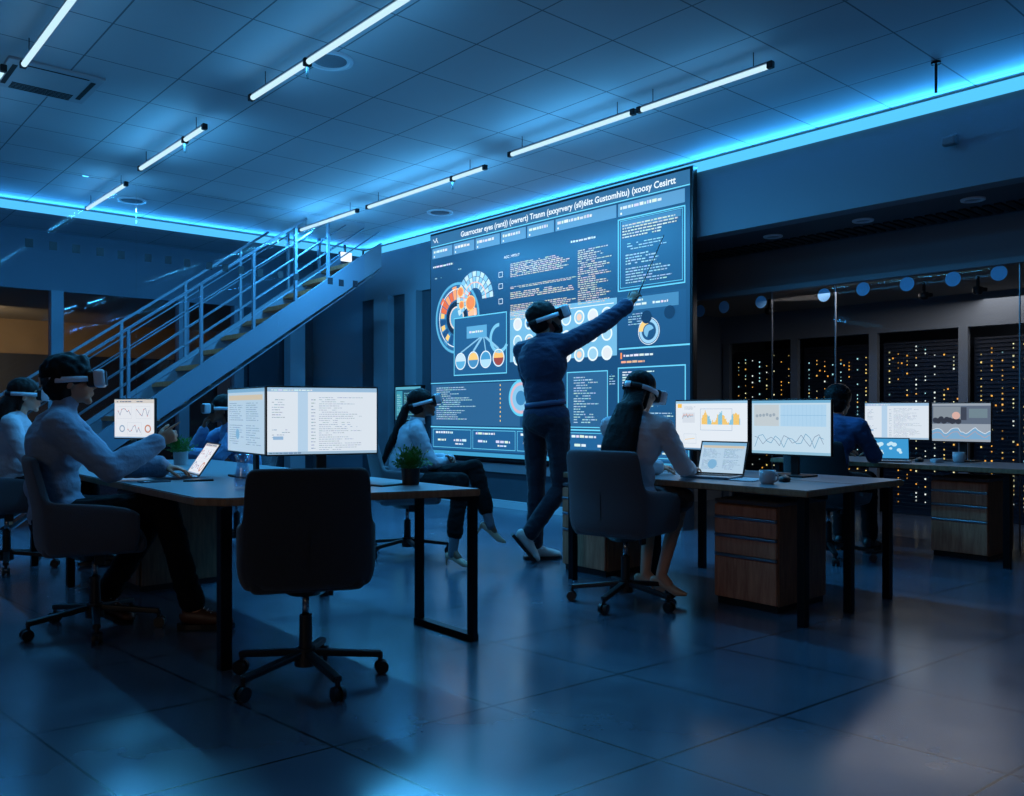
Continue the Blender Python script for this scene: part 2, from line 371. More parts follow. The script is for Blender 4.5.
# ceiling fittings
t = thing('air_vent', 'square ceiling air conditioning vent with dark slots', 'air vent', R(6.45, 1.45, CZ), YU)
bm = BM(); box(bm, (0, 0, -.010), (.58, .58, .02), bev=.006); obj('vent_frame', bm, M['wall_white'], t)
bm = BM()
for s in (-1, 1): box(bm, (s*.235, 0, -.021), (.03, .40, .004))
box(bm, (0, -.235, -.021), (.40, .012, .004))
for k in range(5): box(bm, (0, .14+k*.028, -.021), (.38, .014, .004))
obj('vent_slot', bm, M['slat'], t)
for (px, py, lab) in ((132, 200, 'round flush ceiling speaker near the left led strip'), (440, 212, 'round flush ceiling speaker just above the left corner of the big screen'), (330, 60, 'round flush ceiling speaker beside the long centre tube light')):
    d = (CZ-CH)*F/(HZ-py); t = thing('ceiling_speaker', lab, 'speaker', ((px-512)/F*d, d, CZ), 0, 'round ceiling speakers')
    bm = BM(); lathe(bm, [(.15, -.001), (.148, -.014), (.125, -.016), (.12, -.008)], 32); obj('speaker_ring', bm, M['whiteplastic'], t)
    bm = BM(); lathe(bm, [(0, -.018), (.06, -.016), (.119, -.006), (.119, -.001)], 32); obj('grille', bm, M['wall'], t)
bm = BM(); cone(bm, (0, 0, 0), (0, 0, -.2), .009, .009, 10); cone(bm, (0, 0, 0), (0, 0, -.015), .03, .03, 14)
d = (CZ-CH)*F/(HZ-62); o = obj('ceiling_rod', bm, M['blackmetal']); o.location = ((936-512)/F*d, d, CZ); tag(o, 'short dark rod hanging from the ceiling near the top right corner', 'ceiling rod')
for (px, py, lab) in ((773, 236, 'flush downlight in the soffit, nearest the big screen'), (863, 220, 'flush downlight in the middle of the soffit'), (973, 199, 'flush downlight in the soffit at the right edge')):
    d = (2.67-CH)*F/(HZ-py); t = thing('downlight', lab, 'downlight', ((px-512)/F*d, d, 2.67), 0, 'soffit downlights')
    bm = BM(); lathe(bm, [(.085, 0), (.083, -.012), (.06, -.014), (.055, -.002)], 28); obj('rim', bm, M['whiteplastic'], t)
    bm = BM(); lathe(bm, [(0, -.004), (.055, -.004), (.055, 0)], 28); obj('lens', bm, M['steel'], t)
for (px, py, lab) in ((924, 288, 'dark dome camera hanging from the server room ceiling right of the glass seam'), (978, 272, 'dark dome camera on the server room ceiling at the right'), (769, 297, 'small dark dome camera on the server room ceiling near the big screen')):
    d = 7.9/(VY+VX*(px-512)/F); t = thing('security_camera', lab, 'security camera', ((px-512)/F*d, d, 2.27), 0, 'server room cameras')
    bm = BM(); cone(bm, (0, 0, 0), (0, 0, -.095), .014, .014, 12); obj('mount', bm, M['black'], t)
    bm = BM(); lathe(bm, [(.0, -.165), (.03, -.16), (.045, -.135), (.046, -.11), (.038, -.095), (0, -.09)], 20); box(bm, (.04, -.02, -.12), (.05, .035, .035), bev=.008); obj('camera_body', bm, M['black'], t, False)
t = thing('wall_sensor', 'small white sensor bracket on the bulkhead at the upper right', 'sensor', R(3.02, WV, 2.98), YMV)
t.location = R(2.45+.0, WV, 3.02)
bm = BM(); box(bm, (0, .02, .0), (.05, .04, .07), bev=.006); cone(bm, (0, .03, 0), (0, .09, -.01), .012, .012, 10); obj('bracket', bm, M['wall'], t)
bm = BM(); box(bm, (0, .1, -.03), (.09, .07, .06), bev=.012); obj('sensor_head', bm, M['wall'], t)

# ------------------------------------------------------------------ displays: flat pictures on screens
class Canvas:
    def __init__(s): s.v = []; s.f = []; s.c = []
    def poly(s, pts, col, lay=1):
        i = len(s.v); s.v += [(x, -.0009*lay, z) for x, z in pts]; s.f.append(tuple(range(i, i+len(pts)))); s.c += [col]*len(pts)
    def rect(s, x0, z0, x1, z1, col, lay=1): s.poly([(x0, z0), (x1, z0), (x1, z1), (x0, z1)], col, lay)
    def frame(s, x0, z0, x1, z1, w, col, lay=2):
        s.rect(x0, z0, x1, z0+w, col, lay); s.rect(x0, z1-w, x1, z1, col, lay); s.rect(x0, z0, x0+w, z1, col, lay); s.rect(x1-w, z0, x1, z1, col, lay)
    def line(s, x0, z0, x1, z1, w, col, lay=2):
        dx, dz = x1-x0, z1-z0; l = math.hypot(dx, dz) or 1; nx, nz = -dz/l*w/2, dx/l*w/2
        s.poly([(x0-nx, z0-nz), (x1-nx, z1-nz), (x1+nx, z1+nz), (x0+nx, z0+nz)], col, lay)
    def ring(s, cx, cz, r0, r1, col, lay=2, a0=0, a1=360, n=40):
        n = max(2, int(n*abs(a1-a0)/360)+1)
        for i in range(n):
            p, q = math.radians(a0+(a1-a0)*i/n), math.radians(a0+(a1-a0)*(i+1)/n)
            if r0 > 0: s.poly([(cx+r0*math.cos(p), cz+r0*math.sin(p)), (cx+r1*math.cos(p), cz+r1*math.sin(p)), (cx+r1*math.cos(q), cz+r1*math.sin(q)), (cx+r0*math.cos(q), cz+r0*math.sin(q))], col, lay)
            else: s.poly([(cx, cz), (cx+r1*math.cos(p), cz+r1*math.sin(p)), (cx+r1*math.cos(q), cz+r1*math.sin(q))], col, lay)
    def words(s, x0, z0, x1, h, col, rnd, lay=3, dens=.8, unit=None, fill=1.0):
        """one row of unreadably small letters"""
        x = x0; unit = unit or h
        end = x0+(x1-x0)*fill
        while x < end:
            w = unit*rnd.uniform(.8, 3.2)
            if rnd.random() < dens: s.rect(x, z0, min(x+w, end), z0+h*rnd.uniform(.75, 1.0), tuple(k*rnd.uniform(.7, 1) for k in col), lay)
            x += w+unit*.5
    def para(s, x0, z0, x1, z1, rows, col, rnd, lay=3, dens=.85, ragged=.5, hf=.45, unit=None):
        p = (z1-z0)/rows
        for i in range(rows):
            s.words(x0, z1-(i+1)*p, x1, p*hf, col, rnd, lay, dens, unit, 1-ragged*rnd.random())
    def text(s, body, x0, z0, h, width, col, lay=3):
        c = bpy.data.curves.new('t', 'FONT'); c.body = body; c.size = 1; c.offset = .022; c.resolution_u = 3
        o = bpy.data.objects.new('t', c); COL.objects.link(o); dg = bpy.context.evaluated_depsgraph_get(); dg.update()
        me = bpy.data.meshes.new_from_object(o.evaluated_get(dg)); bpy.data.objects.remove(o); bpy.data.curves.remove(c)
        xs = [v.co.x for v in me.vertices]; ys = [v.co.y for v in me.vertices]; a, b = min(xs), max(xs)
        sx = width/(b-a); sy = h/.7
        i = len(s.v); s.v += [(x0+(v.co.x-a)*sx, -.0009*lay, z0+v.co.y*sy) for v in me.vertices]
        s.f += [tuple(i+k for k in p.vertices) for p in me.polygons]; s.c += [col]*len(me.vertices); bpy.data.meshes.remove(me)
    def build(s, name, m, parent, loc=(0, 0, 0)):
        me = bpy.data.meshes.new(name); me.from_pydata(s.v, [], s.f); at = me.color_attributes.new('Col', 'FLOAT_COLOR', 'POINT')
        fl = []
        for c in s.c: fl += [c[0], c[1], c[2], 1.0]
        at.data.foreach_set('color', fl); o = link(name, me, m, parent); o.location = loc; return o
def k8(r, g, b): return lin((r, g, b))

# ------------------------------------------------------------------ the big wall screen
SU, SV, SZ0, SZ1 = 8.58, 6.2, .575, 3.262; SW = 3.93
scr = thing('wall_screen', 'huge wall display showing blue data dashboards and charts', 'screen', R(SU, SV, 0), YMV+PI)
# local: +x to the right along the wall (away from u), -y towards the room
bm = BM(); box(bm, (SW/2, .04, (SZ0+SZ1)/2), (SW+.05, .07, SZ1-SZ0+.06), bev=.008); obj('frame', bm, M['bezel'], scr)
def q(px, py):
    s = (px-512)/F; d = SV/(VY+VX*s); u = d*(UY+UX*s); return SU-u, CH+(HZ-py)*d/F
C = Canvas(); rd = random.Random(3)
BGc = k8(24, 70, 112); PAN = k8(30, 84, 130); LITE = k8(96, 160, 205); CY = k8(105, 205, 240); WH = k8(225, 240, 250); TX = k8(170, 210, 230); DK = k8(15, 48, 84)
OR = k8(235, 140, 70); YE = k8(245, 205, 120)
C.rect(0.0, SZ0, SW, SZ1, BGc, 0)
C.rect(0, 3.135, SW, SZ1, k8(48, 104, 148)); C.rect(0, 3.118, SW, 3.13, CY, 2)
C.text('Guarrocter eyes (rant)) (owrert) Tranm (sxxyrvery (s0)6Itt Gustomhitu) (xoosy Cesirtt', q(461, 232)[0], 3.165, .062, q(676, 178)[0]-q(461, 232)[0], WH, 3)
C.line(.05, 3.215, .09, 3.17, .010, WH, 3); C.line(.09, 3.17, .13, 3.225, .010, WH, 3); C.line(.11, 3.22, .15, 3.16, .010, WH, 3)
tabs = [432, 453, 475, 500.5, 526.6, 554.8, 617.3, 686]
for a, b in zip(tabs, tabs[1:]):
    x0, x1 = q(a, 200)[0]+.012, q(b, 200)[0]-.012; C.rect(max(x0, .02), 2.975, x1, 3.10, k8(88, 150, 196), 1)
    C.words(x0+.03, 3.04, x0+.03+min(.5, (x1-x0)*.7), .032, WH, rd, 3, 1, .02)
    C.rect(x0+.03, 2.99, x0+.05, 3.01, WH, 3)
# right upper box
def B(px0, py0, px1, py1):
    x0, z1 = q(px0, py0); x1, z0 = q(px1, py1); return x0, z0, x1, z1
x0, x1 = q(618, 0)[0], q(685.5, 0)[0]
C.rect(x0, 2.25, x1, 2.95, k8(26, 76, 120), 1); C.frame(x0, 2.25, x1, 2.95, .012, CY, 3); C.frame(x0+.03, 2.28, x1-.03, 2.93, .005, CY, 3)
C.rect(x0+.05, 2.86, x1-.05, 2.92, k8(60, 120, 165), 2)
C.para(x0+.06, 2.76, x0+.75, 2.90, 5, k8(215, 222, 205), rd, 4, .95, .35, .5, .02); C.para(x0+.12, 2.64, x1-.12, 2.72, 3, TX, rd, 4, .8, .3, .4, .02)
C.para(x0+.1, 2.50, x1-.25, 2.61, 4, TX, rd, 4, .95, .4, .5, .02); C.para(x0+.1, 2.32, x1-.1, 2.48, 6, TX, rd, 4, .95, .5, .45, .02)
# middle text blocks
xa = q(510, 0)[0]; xb = q(576, 0)[0]; xc = q(578, 0)[0]; xd = q(612, 0)[0]
C.text('ACC : VPTH 7', q(541, 0)[0]*.5+xa*.5-.35, 2.80, .028, .26, WH, 3)
C.words(xc-.1, 2.82, xc+.25, .022, WH, rd, 3, .9, .02); C.words(.05, 2.86, .45, .022, WH, rd, 3, 1, .02); C.words(.06, 2.72, .22, .014, TX, rd); C.words(.5, 2.78, .62, .014, TX, rd)
for (za, zb, n, f) in ((2.60, 2.76, 8, .35), (2.47, 2.50, 2, .1), (2.36, 2.44, 4, .4), (2.13, 2.30, 9, .15)):
    C.para(xa+.01, za-.02, xb+.02, zb-.02, n, k8(220, 215, 200), rd, 3, .95, f, .55, .022)
C.para(xc, 2.18, xd, 2.74, 26, k8(215, 210, 195), rd, 3, .95, .5, .5, .02)
# icons
for pz in (2.60, 2.47, 2.30):
    C.frame(q(500, 0)[0]-.02, pz, q(500, 0)[0]+.05, pz+.06, .006, WH, 3)
# big dial
cx, cz = q(457, 318)
C.ring(cx, cz, 0, .43, k8(40, 100, 150), 1); C.ring(cx, cz, .395, .425, k8(90, 175, 215), 2); C.ring(cx, cz, .34, .352, WH, 3)
for a in range(0, 360, 15):
    if 150 < a < 300: col = k8(60, 140, 190) if a % 30 else k8(30, 80, 130)
    else: col = random.Random(a).choice([OR, k8(240, 165, 110), k8(225, 110, 60), k8(250, 190, 150)])
    C.ring(cx, cz, .22, .33 if a % 45 else .38, col, 3, a+1, a+14)
for a in (165, 195, 225): C.ring(cx, cz, .25, .32, YE, 4, a, a+12)
C.ring(cx, cz, 0, .20, k8(18, 40, 66), 4); C.ring(cx, cz, 0, .12, k8(80, 160, 205), 5); C.ring(cx, cz, .12, .14, k8(225, 215, 210), 6)
c2x, c2z = q(475, 300)
for rr, (ra, rb) in enumerate(((.14, .20), (.21, .27), (.275, .335))):
    for a in range(0, 200, 14):
        C.ring(c2x, c2z, ra, rb, k8(130, 195, 230) if (a//14+rr) % 2 else k8(190, 225, 240), 7, a+1, a+13)
C.ring(c2x, c2z, .20, .212, k8(245, 190, 170), 8, 0, 200)
for (px, py, r) in ((461, 292, .06), (471, 303, .09), (462, 305, .05)):
    a, b = q(px, py); C.ring(a, b, 0, r, OR, 8); C.ring(a, b, r-.012, r, YE, 9)
bx = (q(454.5, 0)[0], q(480, 373)[1]-.02, q(507.5, 0)[0], q(480, 315)[1])
C.rect(*bx, k8(34, 92, 140), 10); C.frame(*bx, .012, CY, 11)
cs = [(461.3, 361.5, .1), (474, 360, .1), (486.4, 359.4, .1), (499.3, 357.7, .1)]
for i, (px, py, r) in enumerate(cs):
    a, b = q(px, py); C.ring(a, b, 0, r, k8(150, 200, 225), 12); C.ring(a, b, 0, r*.85, (k8(190, 220, 235), k8(240, 200, 120), k8(70, 150, 200), k8(245, 190, 110))[i], 13, 0, 180)
    C.ring(a, b, 0, r*.85, (k8(90, 170, 215), k8(70, 140, 190), k8(170, 215, 235), k8(150, 70, 60))[i], 13, 180, 360); C.ring(a, b, r-.01, r, WH, 14)
    C.line(a, b+r, q(484, 335)[0], q(484, 335)[1], .03 if i % 2 else .018, k8(130, 190, 225), 12)
C.rect(bx[0]+.25, bx[3]-.26, bx[0]+.62, bx[3]-.12, k8(90, 165, 210), 13); C.words(bx[0]+.3, bx[3]-.2, bx[0]+.55, .025, WH, rd, 14, 1, .02)
a, b = q(500, 338); C.ring(a, b, .13, .17, k8(120, 195, 230), 13, 90, 330)
# pale panel with circles
x0, x1 = q(510, 0)[0], q(617, 0)[0]; z1, z0 = q(560, 305)[1], q(560, 359)[1]
C.rect(x0, z0, x1, z1, k8(112, 178, 215), 1); C.line(x0+.04, z1-.05, x1-.04, z1-.05, .008, WH, 2)
for r in range(3):
    for c in range(8):
        a = x0+.13+c*(x1-x0-.26)/7; b = z1-.15-r*.19
        C.ring(a, b, 0, .07, k8(150, 200, 225) if (r+c) % 3 else k8(215, 222, 226), 2); C.ring(a, b, .055, .072, WH, 3)
        if (r*8+c) % 4 == 1: C.ring(a, b, 0, .035, k8(230, 200, 180), 4)
for (px, py) in ((647, 317), (670, 312)): a, b = q(px, py); C.ring(a, b, 0, .062, k8(14, 44, 78), 8)  # two reflections painted as dark dots into the display picture
# right middle panel
x0, x1 = q(619, 0)[0], q(686, 0)[0]
C.rect(x0, 1.72, x1, 2.2, k8(27, 76, 120), 1); C.rect(x0+.05, 2.06, x1-.08, 2.18, k8(66, 128, 172), 2)
C.words(x0+.07, 2.10, x1-.2, .022, WH, rd, 3, .95, .02); C.words(x0+.07, 2.14, x0+.3, .018, WH, rd, 3, .95, .02); C.para(x0+.12, 1.92, x0+.4, 2.04, 5, TX, rd, 3, .9, .4, .4, .02)
a, b = q(649, 331); C.ring(a, b, .085, .115, k8(150, 200, 230), 3); C.ring(a, b, .07, .12, YE, 4, 95, 180); C.ring(a, b, .0, .06, k8(120, 180, 215), 3, 20, 250); C.ring(a, b, .122, .128, WH, 4)
C.rect(x0, 1.69, SW, 1.705, CY, 2); C.rect(x0+.02, 1.60, x0+.04, 1.66, OR, 3); C.words(x0+.06, 1.62, x0+.42, .022, WH, rd, 3, 1, .02); C.words(x0+.03, 1.56, x0+.32, .022, k8(240, 190, 150), rd, 3, 1, .02)
# lower row
zt = 1.42
C.rect(0.03, .93, q(508, 0)[0]+.2, zt, k8(42, 94, 138), 1); C.line(0, zt+.02, q(560, 0)[0], zt+.02, .010, CY, 3)
C.para(.12, 1.0, .95, 1.40, 16, TX, rd, 3, .95, .7, .45, .018)
for k in range(9): C.rect(q(500, 0)[0], .98+k*.05, q(500, 0)[0]+.014, 1.0+k*.05, YE, 3)
a, b = q(521, 398); C.ring(a, b, 0, .20, k8(130, 190, 225), 3); C.ring(a, b, .14, .17, k8(205, 175, 190), 4); C.ring(a, b, 0, .08, k8(60, 130, 180), 4); C.ring(a, b, .18, .2, k8(90, 200, 235), 4)
x0, x1 = q(567, 0)[0], q(608, 0)[0]; C.rect(x0, .93, x1, 1.50, k8(42, 94, 138), 1); C.frame(x0, .93, x1, 1.50, .010, CY, 3); C.para(x0+.1, .98, x1-.1, 1.46, 18, TX, rd, 4, .9, .6, .45, .018)
C.para(x1+.02, 1.36, x1+.10, 1.46, 4, TX, rd, 3, .9, .3, .4, .018)
x0, x1 = q(618, 0)[0], q(686, 0)[0]; C.rect(x0, .93, x1, 1.52, k8(28, 80, 124), 1); C.frame(x0, .93, x1, 1.52, .012, CY, 3)
C.para(x0+.06, 1.34, x0+.45, 1.49, 6, WH, rd, 4, .9, .5, .5, .02); C.para(x0+.08, 1.14, x1-.12, 1.30, 5, TX, rd, 4, .9, .4, .4, .02); C.para(x0+.08, .97, x1-.1, 1.10, 5, TX, rd, 4, .9, .5, .45, .02)
C.rect(0, .90, SW, .915, CY, 3); C.rect(.02, .64, SW-.02, .89, k8(32, 92, 142), 1)
for k in range(5):
    a = .05+k*.78; C.frame(a, .66, a+.75, .88, .006, CY, 3); C.words(a+.06, .83, a+.4, .026, WH, rd, 4, 1, .022); C.words(a+.1, .74, a+.26, .028, WH, rd, 4, 1, .03); C.words(a+.42, .74, a+.66, .028, WH, rd, 4, 1, .03); C.words(a+.45, .70, a+.6, .018, WH, rd, 4, 1, .02)
C.rect(0, SZ0, SW, .62, k8(60, 150, 195), 1)
C.build('display', M['disp'], scr, (0, 0, 0))
# light the big display throws into the room
# ------------------------------------------------------------------ monitors
def pic_doc(c, w, h, rnd, side=True):
    c.rect(0, 0, w, h, k8(214, 224, 234), 0); c.rect(0, h-.022, w, h, k8(150, 185, 215), 1); c.words(.02, h-.016, w*.4, .006, k8(240, 245, 250), rnd, 2, 1, .008)
    c.rect(0, 0, w, .014, k8(150, 180, 205), 1); c.words(.01, .004, w*.3, .006, k8(80, 120, 160), rnd, 2, 1, .008)
    if side: c.rect(w*.27, .014, w*.36, h-.022, k8(176, 204, 228), 1)
    g = k8(150, 172, 196)
    c.para(w*.04, h*.55, w*.16, h*.85, 8, g, rnd, 2, .8, .5, .3, .006); c.para(w*.04, h*.25, w*.2, h*.4, 4, g, rnd, 2, .7, .5, .3, .006); c.rect(w*.05, h*.22, w*.14, h*.27, k8(140, 175, 210), 2)
    c.para(w*.39, h*.08, w*.43, h*.86, 16, g, rnd, 2, .9, .1, .3, .006); c.para(w*.46, h*.06, w*.9, h*.88, 26, g, rnd, 2, .9, .7, .28, .006)
def pic_two(c, w, h, rnd):
    c.rect(0, 0, w, h, k8(176, 202, 222), 0); c.rect(0, h-.02, w, h, k8(120, 170, 205), 1); c.rect(w*.04, h*.82, w*.96, h*.9, k8(200, 190, 170), 1)
    for a in (.06, .53):
        c.para(w*a, h*.5, w*(a+.4), h*.8, 9, k8(110, 150, 185), rnd, 2, .85, .4, .35, .007); c.para(w*a, h*.12, w*(a+.4), h*.45, 9, k8(120, 155, 190), rnd, 2, .85, .6, .35, .007)
    c.ring(w*.3, h*.28, 0, .03, k8(120, 170, 205), 3)
def pic_charts(c, w, h, rnd):
    c.rect(0, 0, w, h, k8(222, 226, 232), 0); c.rect(0, h*.9, w, h, k8(205, 200, 195), 1); c.words(w*.06, h*.93, w*.9, .008, k8(90, 110, 140), rnd, 2, .8, .01)
    for (a, b) in ((.08, .5), (.55, .5), (.33, .08)):
        c.frame(w*a, h*b, w*(a+.36), h*(b+.32), .001, k8(170, 180, 195), 2); pts = [(w*(a+.02+.045*i), h*(b+.05+.22*rnd.random())) for i in range(8)]
        for p0, p1 in zip(pts, pts[1:]): c.line(*p0, *p1, .0035, k8(90, 110, 150), 3)
        for p0 in pts[::2]: c.ring(*p0, 0, .004, k8(210, 90, 70), 4, n=8)
    c.ring(w*.85, h*.24, .02, .03, k8(190, 120, 90), 3, n=20); c.ring(w*.2, h*.24, .018, .026, k8(120, 150, 180), 3, n=20)
    c.rect(0, 0, w, h*.03, k8(140, 170, 200), 1)
def pic_gold(c, w, h, rnd):
    c.rect(0, 0, w, h, k8(224, 232, 240), 0); c.rect(0, h*.95, w, h, k8(150, 195, 225), 1); c.rect(w*.03, h*.86, w*.09, h*.94, k8(245, 195, 90), 2)
    c.para(w*.13, h*.83, w*.3, h*.9, 3, k8(130, 150, 175), rnd, 2, .9, .3, .3, .007); c.frame(w*.36, h*.4, w*.80, h*.84, .002, k8(120, 150, 185), 2)
    x = w*.38
    for i in range(46):
        y = h*(.12+.1*math.sin(i*.35)+.07*rnd.random()); col = k8(240, 190, 70) if math.sin(i*.5) > -.3 else k8(110, 185, 215)
        c.rect(x, h*.52, x+w*.010, h*.52+y, col, 3); x += w*.0115
    c.rect(w*.1, h*.55, w*.28, h*.76, k8(210, 218, 228), 1); pts = [(w*(.1+.02*i), h*(.62+.09*rnd.random())) for i in range(9)]
    for p0, p1 in zip(pts, pts[1:]): c.line(*p0, *p1, .003, k8(70, 150, 180), 3)
    for p0, p1 in zip(pts, pts[1:]): c.line(p0[0], p0[1]+.01, p1[0], p1[1]+.006, .003, k8(220, 130, 100), 3)
    c.frame(w*.12, h*.12, w*.3, h*.32, .0015, k8(160, 180, 200), 2); c.line(w*.14, h*.2, w*.28, h*.23, .003, k8(240, 190, 70), 3); c.rect(0, 0, w, h*.03, k8(110, 150, 185), 1)
def pic_lines(c, w, h, rnd):
    c.rect(0, 0, w, h, k8(190, 214, 230), 0); c.rect(0, h*.95, w, h, k8(110, 170, 205), 1); c.rect(w*.03, h*.52, w*.36, h*.92, k8(190, 200, 205), 1); c.rect(w*.38, h*.52, w*.95, h*.92, k8(170, 206, 232), 1)
    for i in range(1, 12): c.rect(w*(.38+.047*i), h*.52, w*(.38+.047*i)+.001, h*.92, k8(130, 180, 215), 2)
    c.rect(w*.38, h*.72, w*.95, h*.725, k8(110, 165, 205), 2)
    for i in range(7): c.ring(w*(.07+.045*i), h*(.66+.08*rnd.random()), 0, .01, k8(150, 165, 178), 2, n=10)
    for k, col in enumerate((k8(90, 150, 185), k8(120, 140, 165))):
        pts = [(w*(.04+.055*i), h*(.12+.28*abs(math.sin(i*.9+k))*(.6+.4*rnd.random()))) for i in range(17)]
        for p0, p1 in zip(pts, pts[1:]): c.line(*p0, *p1, .0035, col, 3)
    c.rect(0, 0, w, h*.05, k8(140, 185, 210), 1)
def pic_wave(c, w, h, rnd):
    c.rect(0, 0, w, h, k8(150, 160, 172), 0); c.rect(0, h*.46, w, h*.94, k8(92, 104, 122), 1); c.rect(w*.02, h*.5, w*.5, h*.92, k8(130, 140, 150), 2)
    for i in range(9): c.ring(w*(.06+.05*i), h*(.52+.1*rnd.random()), 0, .022, k8(50, 54, 66), 3, n=12)
    c.ring(w*.42, h*.68, 0, .03, k8(210, 170, 160), 4, n=14); c.rect(w*.5, h*.56, w*.6, h*.9, k8(60, 66, 80), 3); c.rect(w*.64, h*.62, w*.95, h*.86, k8(110, 130, 140), 3)
    pts = [(w*(i/24.0), h*(.26+.07*math.sin(i*.8)+.05*rnd.random())) for i in range(25)]
    for p0, p1 in zip(pts, pts[1:]):
        c.poly([(p0[0], h*.06), (p1[0], h*.06), p1, p0], k8(120, 165, 200), 3); c.line(*p0, *p1, .004, k8(220, 230, 240), 4); c.line(p0[0], p0[1]-h*.1, p1[0], p1[1]-h*.1, .003, k8(200, 150, 130), 4)
def pic_map(c, w, h, rnd):
    c.rect(0, 0, w, h, k8(60, 150, 205), 0)
    for (a, b, r) in ((.22, .66, .10), (.3, .72, .08), (.17, .6, .06), (.3, .35, .06), (.34, .25, .04), (.5, .7, .06), (.56, .76, .07), (.64, .7, .08), (.55, .5, .05), (.76, .42, .07), (.8, .3, .05)):
        c.ring(w*a, h*b, 0, h*r*1.3, k8(190, 225, 240), 1, n=9)
def pic_code(c, w, h, rnd):
    c.rect(0, 0, w, h, k8(24, 72, 100), 0); c.rect(0, h*.92, w, h, k8(90, 170, 195), 1); c.frame(0, 0, w, h, .008, k8(90, 180, 210), 2)
    c.para(w*.35, h*.15, w*.95, h*.85, 12, k8(130, 200, 215), rnd, 3, .95, .6, .5, .014); c.rect(w*.04, h*.1, w*.28, h*.88, k8(60, 150, 175), 2); c.para(w*.06, h*.15, w*.26, h*.8, 10, k8(150, 215, 225), rnd, 3, .9, .4, .5, .01)
def monitor(label, loc, face, w, h, zc, pic, seed, tz, m=None, stand=True):
    """loc on the desk; face = direction the picture looks; zc = height of its middle"""
    t = thing('monitor', label, 'monitor', (loc[0], loc[1], tz), yaw_to(-face[0], -face[1]), 'desk monitors')
    z = zc-tz
    bm = BM(); box(bm, (0, .012, z), (w+.014, .022, h+.018), bev=.004); box(bm, (0, .035, z), (w*.6, .03, h*.55), bev=.01); obj('casing', bm, M['bezel'], t)
    c = Canvas(); pic(c, w, h, random.Random(seed)); c.build('display', m or M['mon'], t, (-w/2, -.0005, z-h/2))
    if stand:
        bm = BM(); box(bm, (0, .062, z/2-.0+.02), (.055, .02, z+.02), bev=.005); obj('stand_post', bm, M['black'], t)
        bm = BM(); box(bm, (0, .03, .006), (.24, .18, .012), bev=.004); obj('stand_base', bm, M['black'], t)
    return t
TL, TR = .73, .70     # heights of the left and the right desks
a = Vector((-1.29, 4.47)); b = Vector((-.746, 4.70)); n = Vector((b.y-a.y, -(b.x-a.x))).normalized()
monitor('wide bright monitor with a text document behind the empty front chair', ((a+b)/2), n, .585, .355, 1.047, pic_doc, 1, TL)
a2 = Vector((-1.69, 5.03)); b2 = Vector((-1.30, 4.50)); n2 = Vector((b2.y-a2.y, -(b2.x-a2.x))).normalized()
monitor('angled monitor with two text columns, left of the wide document monitor', ((a2+b2)/2), n2, .60, .355, 1.047, pic_two, 2, TL)
monitor('small monitor with line charts behind the pointing hand', (-2.80, 6.30), Vector((-.35, -.93)).normalized(), .375, .285, CH-.009*6.3, pic_charts, 3, TL)
mf = Vector((-VX, -VY))
monitor('monitor with gold bar chart, left of the pair on the right desk', (1.335, 5.72), mf, .575, .33, 1.003, pic_gold, 4, TR)
monitor('monitor with blue line graphs, right of the pair on the right desk', (1.70, 5.20), mf, .53, .33, 1.0, pic_lines, 5, TR)
d3 = 7.1/(VY+VX*.452); monitor('monitor with a text document on the rear right desk', (.452*d3, d3), Vector((-.62, -.78)), .50, .30, 1.015, pic_doc, 6, TR, M['mon'])
d4 = 7.1/(VY+VX*.528); monitor('monitor with grey wave graph at the far right of the rear desk', (.528*d4, d4), Vector((-.70, -.72)), .425, .30, 1.01, pic_wave, 7, TR, M['mon'])
# small wall screen left of the big one, dark cabinet panel behind the man in blue
wsd = (WV-.13)/(VY+VX*((408-512)/F))
ws = thing('wall_monitor', 'small screen with cyan code on the wall left of the big screen', 'monitor', ((408-512)/F*wsd, wsd, 0), YMV+PI)
bm = BM(); box(bm, (0, .03, 1.20), (.60, .06, .46), bev=.006); obj('casing', bm, M['bezel'], ws)
c = Canvas(); pic_code(c, .56, .42, random.Random(9)); c.build('display', M['mon'], ws, (-.28, -.001, .99))

# ------------------------------------------------------------------ desks
def desk_top(pts, tz, root, th=.035):
    bm = BM(); prism(bm, pts, tz-th, tz); bmesh.ops.recalc_face_normals(bm, faces=bm.faces)
    es = [e for e in bm.edges]; bmesh.ops.bevel(bm, geom=es, offset=.005, segments=2, affect='EDGES')
    for f in bm.faces: f.material_index = 0 if f.normal.z > .5 else 1
    return obj('tabletop', bm, [M['desk'], M['desk_edge']], root)
def post(x, y, tz, root, w=.045, dx=0):
    bm = BM(); box(bm, (x, y, (tz-.035)/2), (w, w, tz-.035), Matrix.Rotation(YV, 3, 'Z'), bev=.003); return obj('leg', bm, M['blackmetal'], root)
uV = Vector((UX, UY)); vV = Vector((VX, VY))
A = Vector((-1.30, 3.57)); Bc = Vector((-.148, 4.05)); Ln = 3.35
t = thing('desk', 'long blue-grey topped desk at the left with three monitors', 'desk', (0, 0, 0))
cut = .09
pts = [A+uV*cut, A+(Bc-A).normalized()*cut, Bc, Bc+uV*Ln, A+uV*Ln]
desk_top(pts, TL, t)
post(-1.225, 3.62, TL, t, .05)
fr = Bc+uV*.05-vV*.012; fb = fr+uV*.44
bm = BM(); ry = Matrix.Rotation(YV, 3, 'Z')
for p in (fr, fb): box(bm, (p.x, p.y, (TL-.035)/2), (.045, .03, TL-.035), ry)
mid = (fr+fb)/2; box(bm, (mid.x, mid.y, .015), (.48, .045, .03), ry); box(bm, (mid.x, mid.y, TL-.05), (.48, .045, .03), ry); obj('leg_frame', bm, M['blackmetal'], t)
